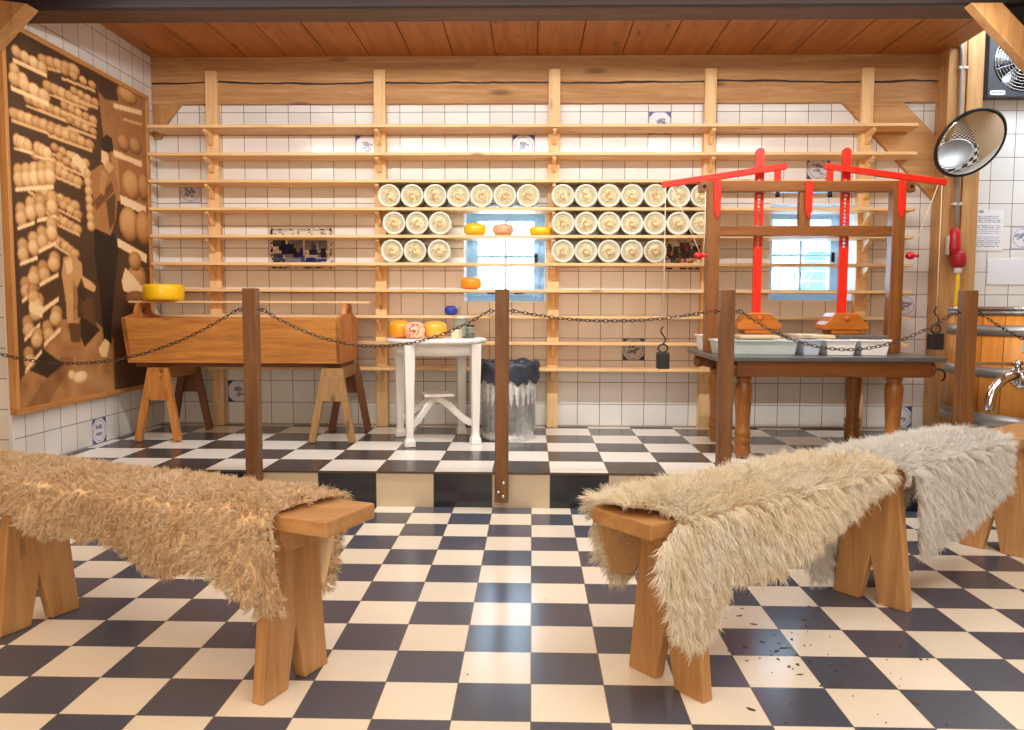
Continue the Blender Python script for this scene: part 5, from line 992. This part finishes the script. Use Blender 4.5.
# ================================================================== benches and sheepskins
def bench(E0, L, lenb, legs, lab):
    E0 = Vector(E0); L = Vector(L).normalized(); Z = Vector((0, 0, 1)); W = L.cross(Z)   # W: across
    if W.y > 0: W = -W                                                                   # towards the viewer
    r = thing('bench', (E0.x, E0.y, 0), lab, 'bench', 'long plank benches in front of the platform')
    ax = axis_of(L)
    bwx = benchw('X'); bz = benchw('Z')
    MB().obox(E0 + L * (lenb / 2) + Z * .478, L, W, Z, lenb / 2, .108, .0215).build('seat', bwx, r, .005)
    for t in legs:
        c = E0 + L * t
        prof = [(-.138, 0), (-.036, 0), (0.0, .165), (.036, 0), (.138, 0), (.088, .456), (-.088, .456)]
        MB().prism([c + W * a + Z * h - L * .0185 for a, h in prof], (0, 0, 0), L * .037).build('leg', bz, r, .004)
        for s in (-1, 1):
            q = [(-.098, .456), (.098, .456), (.098, .43), (.080, .405), (.055, .393), (-.055, .393), (-.080, .405), (-.098, .43)]
            MB().prism([c + W * a + Z * h + L * (s * .037 - .018) for a, h in q], (0, 0, 0), L * .036).build('cleat', bwx, r, .003)
    return r
LB = (Vector((-.467, 2.03, 0)), Vector((-.925, .38, 0)).normalized())
RB_ = (Vector((.23, 2.02, 0)), Vector((.787, .617, 0)).normalized())
bench(LB[0], LB[1], 2.62, (.205, 1.24, 2.40), 'plank bench on the left with a tan sheepskin over it')
bench(RB_[0], RB_[1], 2.92, (.195, 1.245, 2.225, 2.73), 'long plank bench on the right carrying two white sheepskins')

def wool_mat(name, a, b, c):
    m = NT(name, .8); v = m.coord(False); n1 = m.noise(v, 9, 4, .6); n2 = m.noise(v, 60, 2)
    f = m.math('ADD', m.math('MULTIPLY', n1, .6), m.math('MULTIPLY', n2, .4))
    col = m.ramp(f, [(.34, a), (.5, b), (.66, c)]); m.color(col); m.b.inputs['Specular IOR Level'].default_value = .2
    # thin fibres let light through
    t = m.node('ShaderNodeBsdfTranslucent'); m.l.new(col, t.inputs[0]); x = m.node('ShaderNodeMixShader'); x.inputs[0].default_value = .35
    m.l.new(m.b.outputs[0], x.inputs[1]); m.l.new(t.outputs[0], x.inputs[2]); m.l.new(x.outputs[0], m.n['Material Output'].inputs[0])
    return m.m
def interp(tab, s): return float(np.interp(s, [p[0] for p in tab], [p[1] for p in tab]))
def sheepskin(base, s0, s1, near, far, e0, e1, mat, hide, n_str, length, clump, curl, lab, seed, droop=.9, lift=0.0, wid=.0034, tight=.0075, inner=0.0):
    # near/far: hanging lengths along the bench; e0/e1: how far the end line is shifted at each place across
    E0, L = base; E0 = Vector(E0); Z = Vector((0, 0, 1)); W = L.cross(Z)
    if W.y > 0: W = -W
    g = np.random.default_rng(seed); HW = .118; top = .507 + lift
    NS, NQ = 70, 64
    P = np.zeros((NS, NQ, 3)); EL = np.array([L.x, L.y, 0]); WW = np.array([W.x, W.y, 0]); E = np.array([E0.x, E0.y, 0])
    ph_ = g.uniform(0, 6, 6)
    for i in range(NS):
        for j in range(NQ):
            v = j / (NQ - 1) * 2 - 1                      # -1 near bottom .. +1 far bottom
            u = i / (NS - 1)
            a = s0 + interp(e0, v); b = s1 + interp(e1, v); s = a + (b - a) * u
            nr = max(.012, interp(near, s)); fr_ = max(.012, interp(far, s))
            # arc position: |v|<.3 lies on the seat
            if v < -.3: q = (-v - .3) / .7; d = HW + .016; z = top - nr * q; d += .018 * math.sin(s * 9 + ph_[0]) * q + .02 * q * (1 - q) * 2
            elif v > .3: q = (v - .3) / .7; d = -(HW + .016); z = top - fr_ * q; d -= .02 * math.sin(s * 8 + ph_[1]) * q + .02 * q * (1 - q) * 2
            else: d = -v / .3 * HW; z = top + .012 * (1 - (v / .3) ** 2) + .006 * math.sin(s * 11 + ph_[2]) * math.cos(v * 9)
            P[i, j] = E + EL * s + WW * d + np.array([0, 0, z])
    for _ in range(2):                                     # soften the folds over the seat edges
        Q = P.copy(); Q[:, 1:-1] = (P[:, 1:-1] * 2 + P[:, :-2] + P[:, 2:]) / 4; P = Q
    # outward normals
    du = np.gradient(P, axis=0); dv = np.gradient(P, axis=1); N = np.cross(du, dv); N /= np.linalg.norm(N, axis=2, keepdims=True) + 1e-9
    mid = N[NS // 2, NQ // 2]
    if mid[2] < 0: N = -N
    r = thing('sheepskin', tuple(E0 + L * ((s0 + s1) / 2) + Z * .5), lab, 'sheepskin', 'sheepskins draped over the benches')
    hb = MB(); vs = [tuple(p) for p in P.reshape(-1, 3)] + [tuple(p) for p in (P - N * .006).reshape(-1, 3)]; fs = []; o2 = NS * NQ
    for i in range(NS - 1):
        for j in range(NQ - 1):
            if not (1 <= i < NS - 2 and 1 <= j < NQ - 2): continue
            a = i * NQ + j; fs += [(a, a + 1, a + NQ + 1, a + NQ), (o2 + a, o2 + a + NQ, o2 + a + NQ + 1, o2 + a + 1)]
    bd = [(i, 1) for i in range(1, NS - 1)] + [(NS - 2, j) for j in range(2, NQ - 1)] + [(i, NQ - 2) for i in range(NS - 3, 0, -1)] + [(1, j) for j in range(NQ - 3, 1, -1)]
    ids = [i * NQ + j for i, j in bd]
    for k in range(len(ids)): a, b = ids[k], ids[(k + 1) % len(ids)]; fs.append((a, b, o2 + b, o2 + a))
    hb.add(vs, fs, 0, True); hb.build('hide', hide, r)
    # wool: locks of tapering strands standing on the hide, lying over under their own weight
    cell_a = np.linalg.norm(np.cross(du, dv), axis=2)[:-1, :-1]; pcell = (cell_a / cell_a.sum()).ravel()
    idx = g.choice(len(pcell), n_str, p=pcell); ci, cj = idx // (NQ - 1), idx % (NQ - 1)
    fu, fv = g.random(n_str), g.random(n_str)
    def bil(A):
        return (A[ci, cj] * ((1 - fu) * (1 - fv))[:, None] + A[ci + 1, cj] * (fu * (1 - fv))[:, None] + A[ci, cj + 1] * ((1 - fu) * fv)[:, None] + A[ci + 1, cj + 1] * (fu * fv)[:, None])
    root = bil(P); nm = bil(N)
    # locks
    nc = clump; cidx = g.choice(n_str, nc, replace=False); CP = root[cidx]; CN = nm[cidx]
    sfrac = (ci[cidx] + fu[cidx]) / (NS - 1); vfrac = (cj[cidx] + fv[cidx]) / (NQ - 1) * 2 - 1
    flip = (vfrac > .3) & (g.random(nc) < inner); CN = CN.copy(); CN[flip] *= -1
    hang = np.clip(1.25 - CN[:, 2] * 1.25, .12, 1.0)[:, None]
    cdir = CN * (.58 - .16 * hang) * 1.0 + np.array([0, 0, -1.0]) * droop * hang + g.normal(0, .16 + .22 * (1 - droop), (nc, 3))
    cdir += WW * (.35 * (1 - hang)) * np.sign(-vfrac)[:, None]
    edge = np.clip((.07 - sfrac) / .07, 0, 1) * -1 + np.clip((sfrac - .93) / .07, 0, 1)
    cdir += EL * (edge * .85)[:, None]
    cdir /= np.linalg.norm(cdir, axis=1, keepdims=True)
    dn_ = (cdir * CN).sum(1); fix = (dn_ < .22) & (np.abs(edge) < .2); cdir[fix] += CN[fix] * (.22 - dn_[fix])[:, None]; cdir /= np.linalg.norm(cdir, axis=1, keepdims=True)
    clen = length * g.uniform(.65, 1.2, nc)
    own = np.zeros(n_str, int)
    for k in range(0, n_str, 2000):
        d2 = ((root[k:k + 2000, None, :] - CP[None]) ** 2).sum(2); own[k:k + 2000] = d2.argmin(1)
    fl = flip[own]; nm = np.where(fl[:, None], -nm, nm); root = root + np.where(fl[:, None], nm * .007, 0.0)
    tip = CP[own] + cdir[own] * clen[own][:, None] + g.normal(0, tight, (n_str, 3))
    rad = np.linalg.norm(root - CP[own], axis=1)
    lend = tip - root
    K = 4; SD = 3
    side = np.cross(lend, nm); side /= np.linalg.norm(side, axis=1, keepdims=True) + 1e-9
    axis = lend / (np.linalg.norm(lend, axis=1, keepdims=True) + 1e-9); sec = np.cross(axis, side)
    phs = g.uniform(0, 2 * PI, nc)[own] + g.normal(0, .5, n_str); wr = g.uniform(.7, 1.2, n_str) * wid
    V = np.zeros((n_str, K, SD, 3), np.float32)
    for k in range(K):
        t = k / (K - 1)
        c = root - nm * .002 + lend * t + nm * (length * .42 * 4 * t * (1 - t) * .5)[..., None] if False else root - nm * .002 + lend * t + nm * (length * .38 * t * (1 - t) * 2)
        w_ = curl * t * .9
        c = c + side * (w_ * np.sin(phs + t * 7.5))[:, None] + sec * (w_ * np.cos(phs + t * 7.5))[:, None]
        rr = wr * (1 - .88 * t ** 1.4)
        for q in range(SD):
            a = 2 * PI * q / SD
            V[:, k, q] = c + side * (rr * math.cos(a))[:, None] + sec * (rr * math.sin(a))[:, None]
    o_ = np.array(r.location); V = (V.reshape(-1, 3) - o_).astype(np.float32)
    base_i = (np.arange(n_str) * K * SD)[:, None]
    F = []
    for k in range(K - 1):
        for q in range(SD):
            q2 = (q + 1) % SD; F.append([k * SD + q, k * SD + q2, (k + 1) * SD + q2, (k + 1) * SD + q])
    F = np.array(F); F = (base_i[:, :, None] + F[None]).reshape(-1, 4)
    me = bpy.data.meshes.new('wool'); nf = len(F)
    me.vertices.add(len(V)); me.vertices.foreach_set('co', V.ravel())
    me.loops.add(nf * 4); me.loops.foreach_set('vertex_index', F.ravel().astype(np.int32))
    me.polygons.add(nf); me.polygons.foreach_set('loop_start', np.arange(0, nf * 4, 4, dtype=np.int32)); me.polygons.foreach_set('loop_total', np.full(nf, 4, np.int32))
    me.polygons.foreach_set('use_smooth', np.ones(nf, bool)); me.materials.append(mat); me.update(calc_edges=True)
    o = bpy.data.objects.new('wool', me); COL.objects.link(o); o.parent = r
    return r
LEATHER = plain('skin_leather', rgb(196, 156, 108), .8, vary=.1)
W_tan = wool_mat('wool_tan', rgb(236, 208, 166), rgb(248, 229, 197), rgb(254, 244, 226))
W_cream = wool_mat('wool_cream', rgb(250, 238, 210), rgb(254, 248, 232), rgb(255, 253, 246))
W_white = wool_mat('wool_white', rgb(246, 243, 236), rgb(251, 250, 247), rgb(254, 254, 252))
sheepskin(LB, .08, 1.62,
          [(0, .0), (.07, .15), (.13, .26), (.2, .265), (.27, .225), (.34, .18), (.42, .175), (.5, .205), (.56, .215), (.63, .195), (.70, .165), (.78, .145), (.98, .16), (1.08, .13), (1.18, .075), (1.3, .06), (1.62, .03)],
          [(0, .05), (.10, .10), (.15, .285), (.2, .28), (.25, .16), (.35, .10), (.8, .14), (1.3, .10), (1.62, .03)],
          [(-1, .04), (-.3, .07), (0, .05), (.3, .03), (1, .08)], [(-1, -.1), (0, 0), (1, -.05)],
          W_tan, plain('tan_hide', rgb(232, 206, 166), .8, vary=.06), 52000, .022, 3600, .0055, 'tan curly sheepskin draped over the left bench', 21, .45, 0.0, .0017, .005)
sheepskin(RB_, -.02, 1.10,
          [(-.03, .08), (-.02, .17), (.03, .26), (.10, .325), (.17, .34), (.23, .28), (.30, .19), (.38, .205), (.45, .215), (.53, .185), (.66, .145), (.85, .10), (.95, .075), (1.1, .03)],
          [(0, .03), (.06, .10), (.12, .235), (.19, .255), (.24, .18), (.3, .10), (.6, .10), (1.1, .06)],
          [(-1, .06), (-.75, .0), (-.5, .005), (-.36, .06), (-.3, .105), (-.18, .10), (-.02, .03), (.25, .04), (1, .09)], [(-1, -.03), (0, .02), (.3, -.06), (1, -.16)],
          W_cream, LEATHER, 60000, .040, 2600, .0030, 'cream long haired sheepskin on the near end of the right bench', 22, 1.0, 0.0, .0014, .0085)
sheepskin(RB_, 1.10, 2.00,
          [(1.0, .02), (1.22, .03), (1.275, .12), (1.30, .30), (1.35, .325), (1.47, .31), (1.63, .27), (1.78, .205), (1.90, .175), (1.97, .15), (2.0, .06)],
          [(.96, .14), (1.02, .30), (1.1, .44), (1.25, .46), (1.42, .42), (1.55, .3), (1.8, .15), (2.0, .06)],
          [(-1, .06), (-.3, .03), (0, 0), (.3, -.04), (1, -.12)], [(-1, -.04), (0, 0), (1, -.05)],
          W_white, LEATHER, 60000, .042, 2600, .0030, 'fluffy pure white sheepskin further back on the right bench', 23, 1.0, .004, .0014, .0085, .5)

# crumbs and bits of dry leaf trodden onto the floor in front of the right bench
cb = MB()
for k in range(90):
    x = random.gauss(.84, .14); y = random.gauss(2.32, .20)
    if k > 74: x = random.uniform(-.3, 1.6); y = random.uniform(1.9, 3.2)
    r_ = random.choice((.003, .004, .005, .008, .013)); a0_ = random.uniform(0, 6); n = random.randint(5, 8); el = random.uniform(.3, .8)
    pts = []
    for i in range(n):
        a = 2 * PI * i / n; q = r_ * random.uniform(.6, 1.1); u_, v_ = q * math.cos(a), q * el * math.sin(a)
        pts.append((x + u_ * math.cos(a0_) - v_ * math.sin(a0_), y + u_ * math.sin(a0_) + v_ * math.cos(a0_), .0004))
    cb.prism(pts, (0, 0, 0), (0, 0, random.uniform(.001, .0022)))
o = solo(cb, 'floor_crumbs', plain('dry_crumbs', rgb(92, 70, 52), .9, vary=.4), (.84, 2.32, 0), 'scattered dark crumbs and leaf bits on the floor before the right bench', 'crumbs'); o['kind'] = 'stuff'
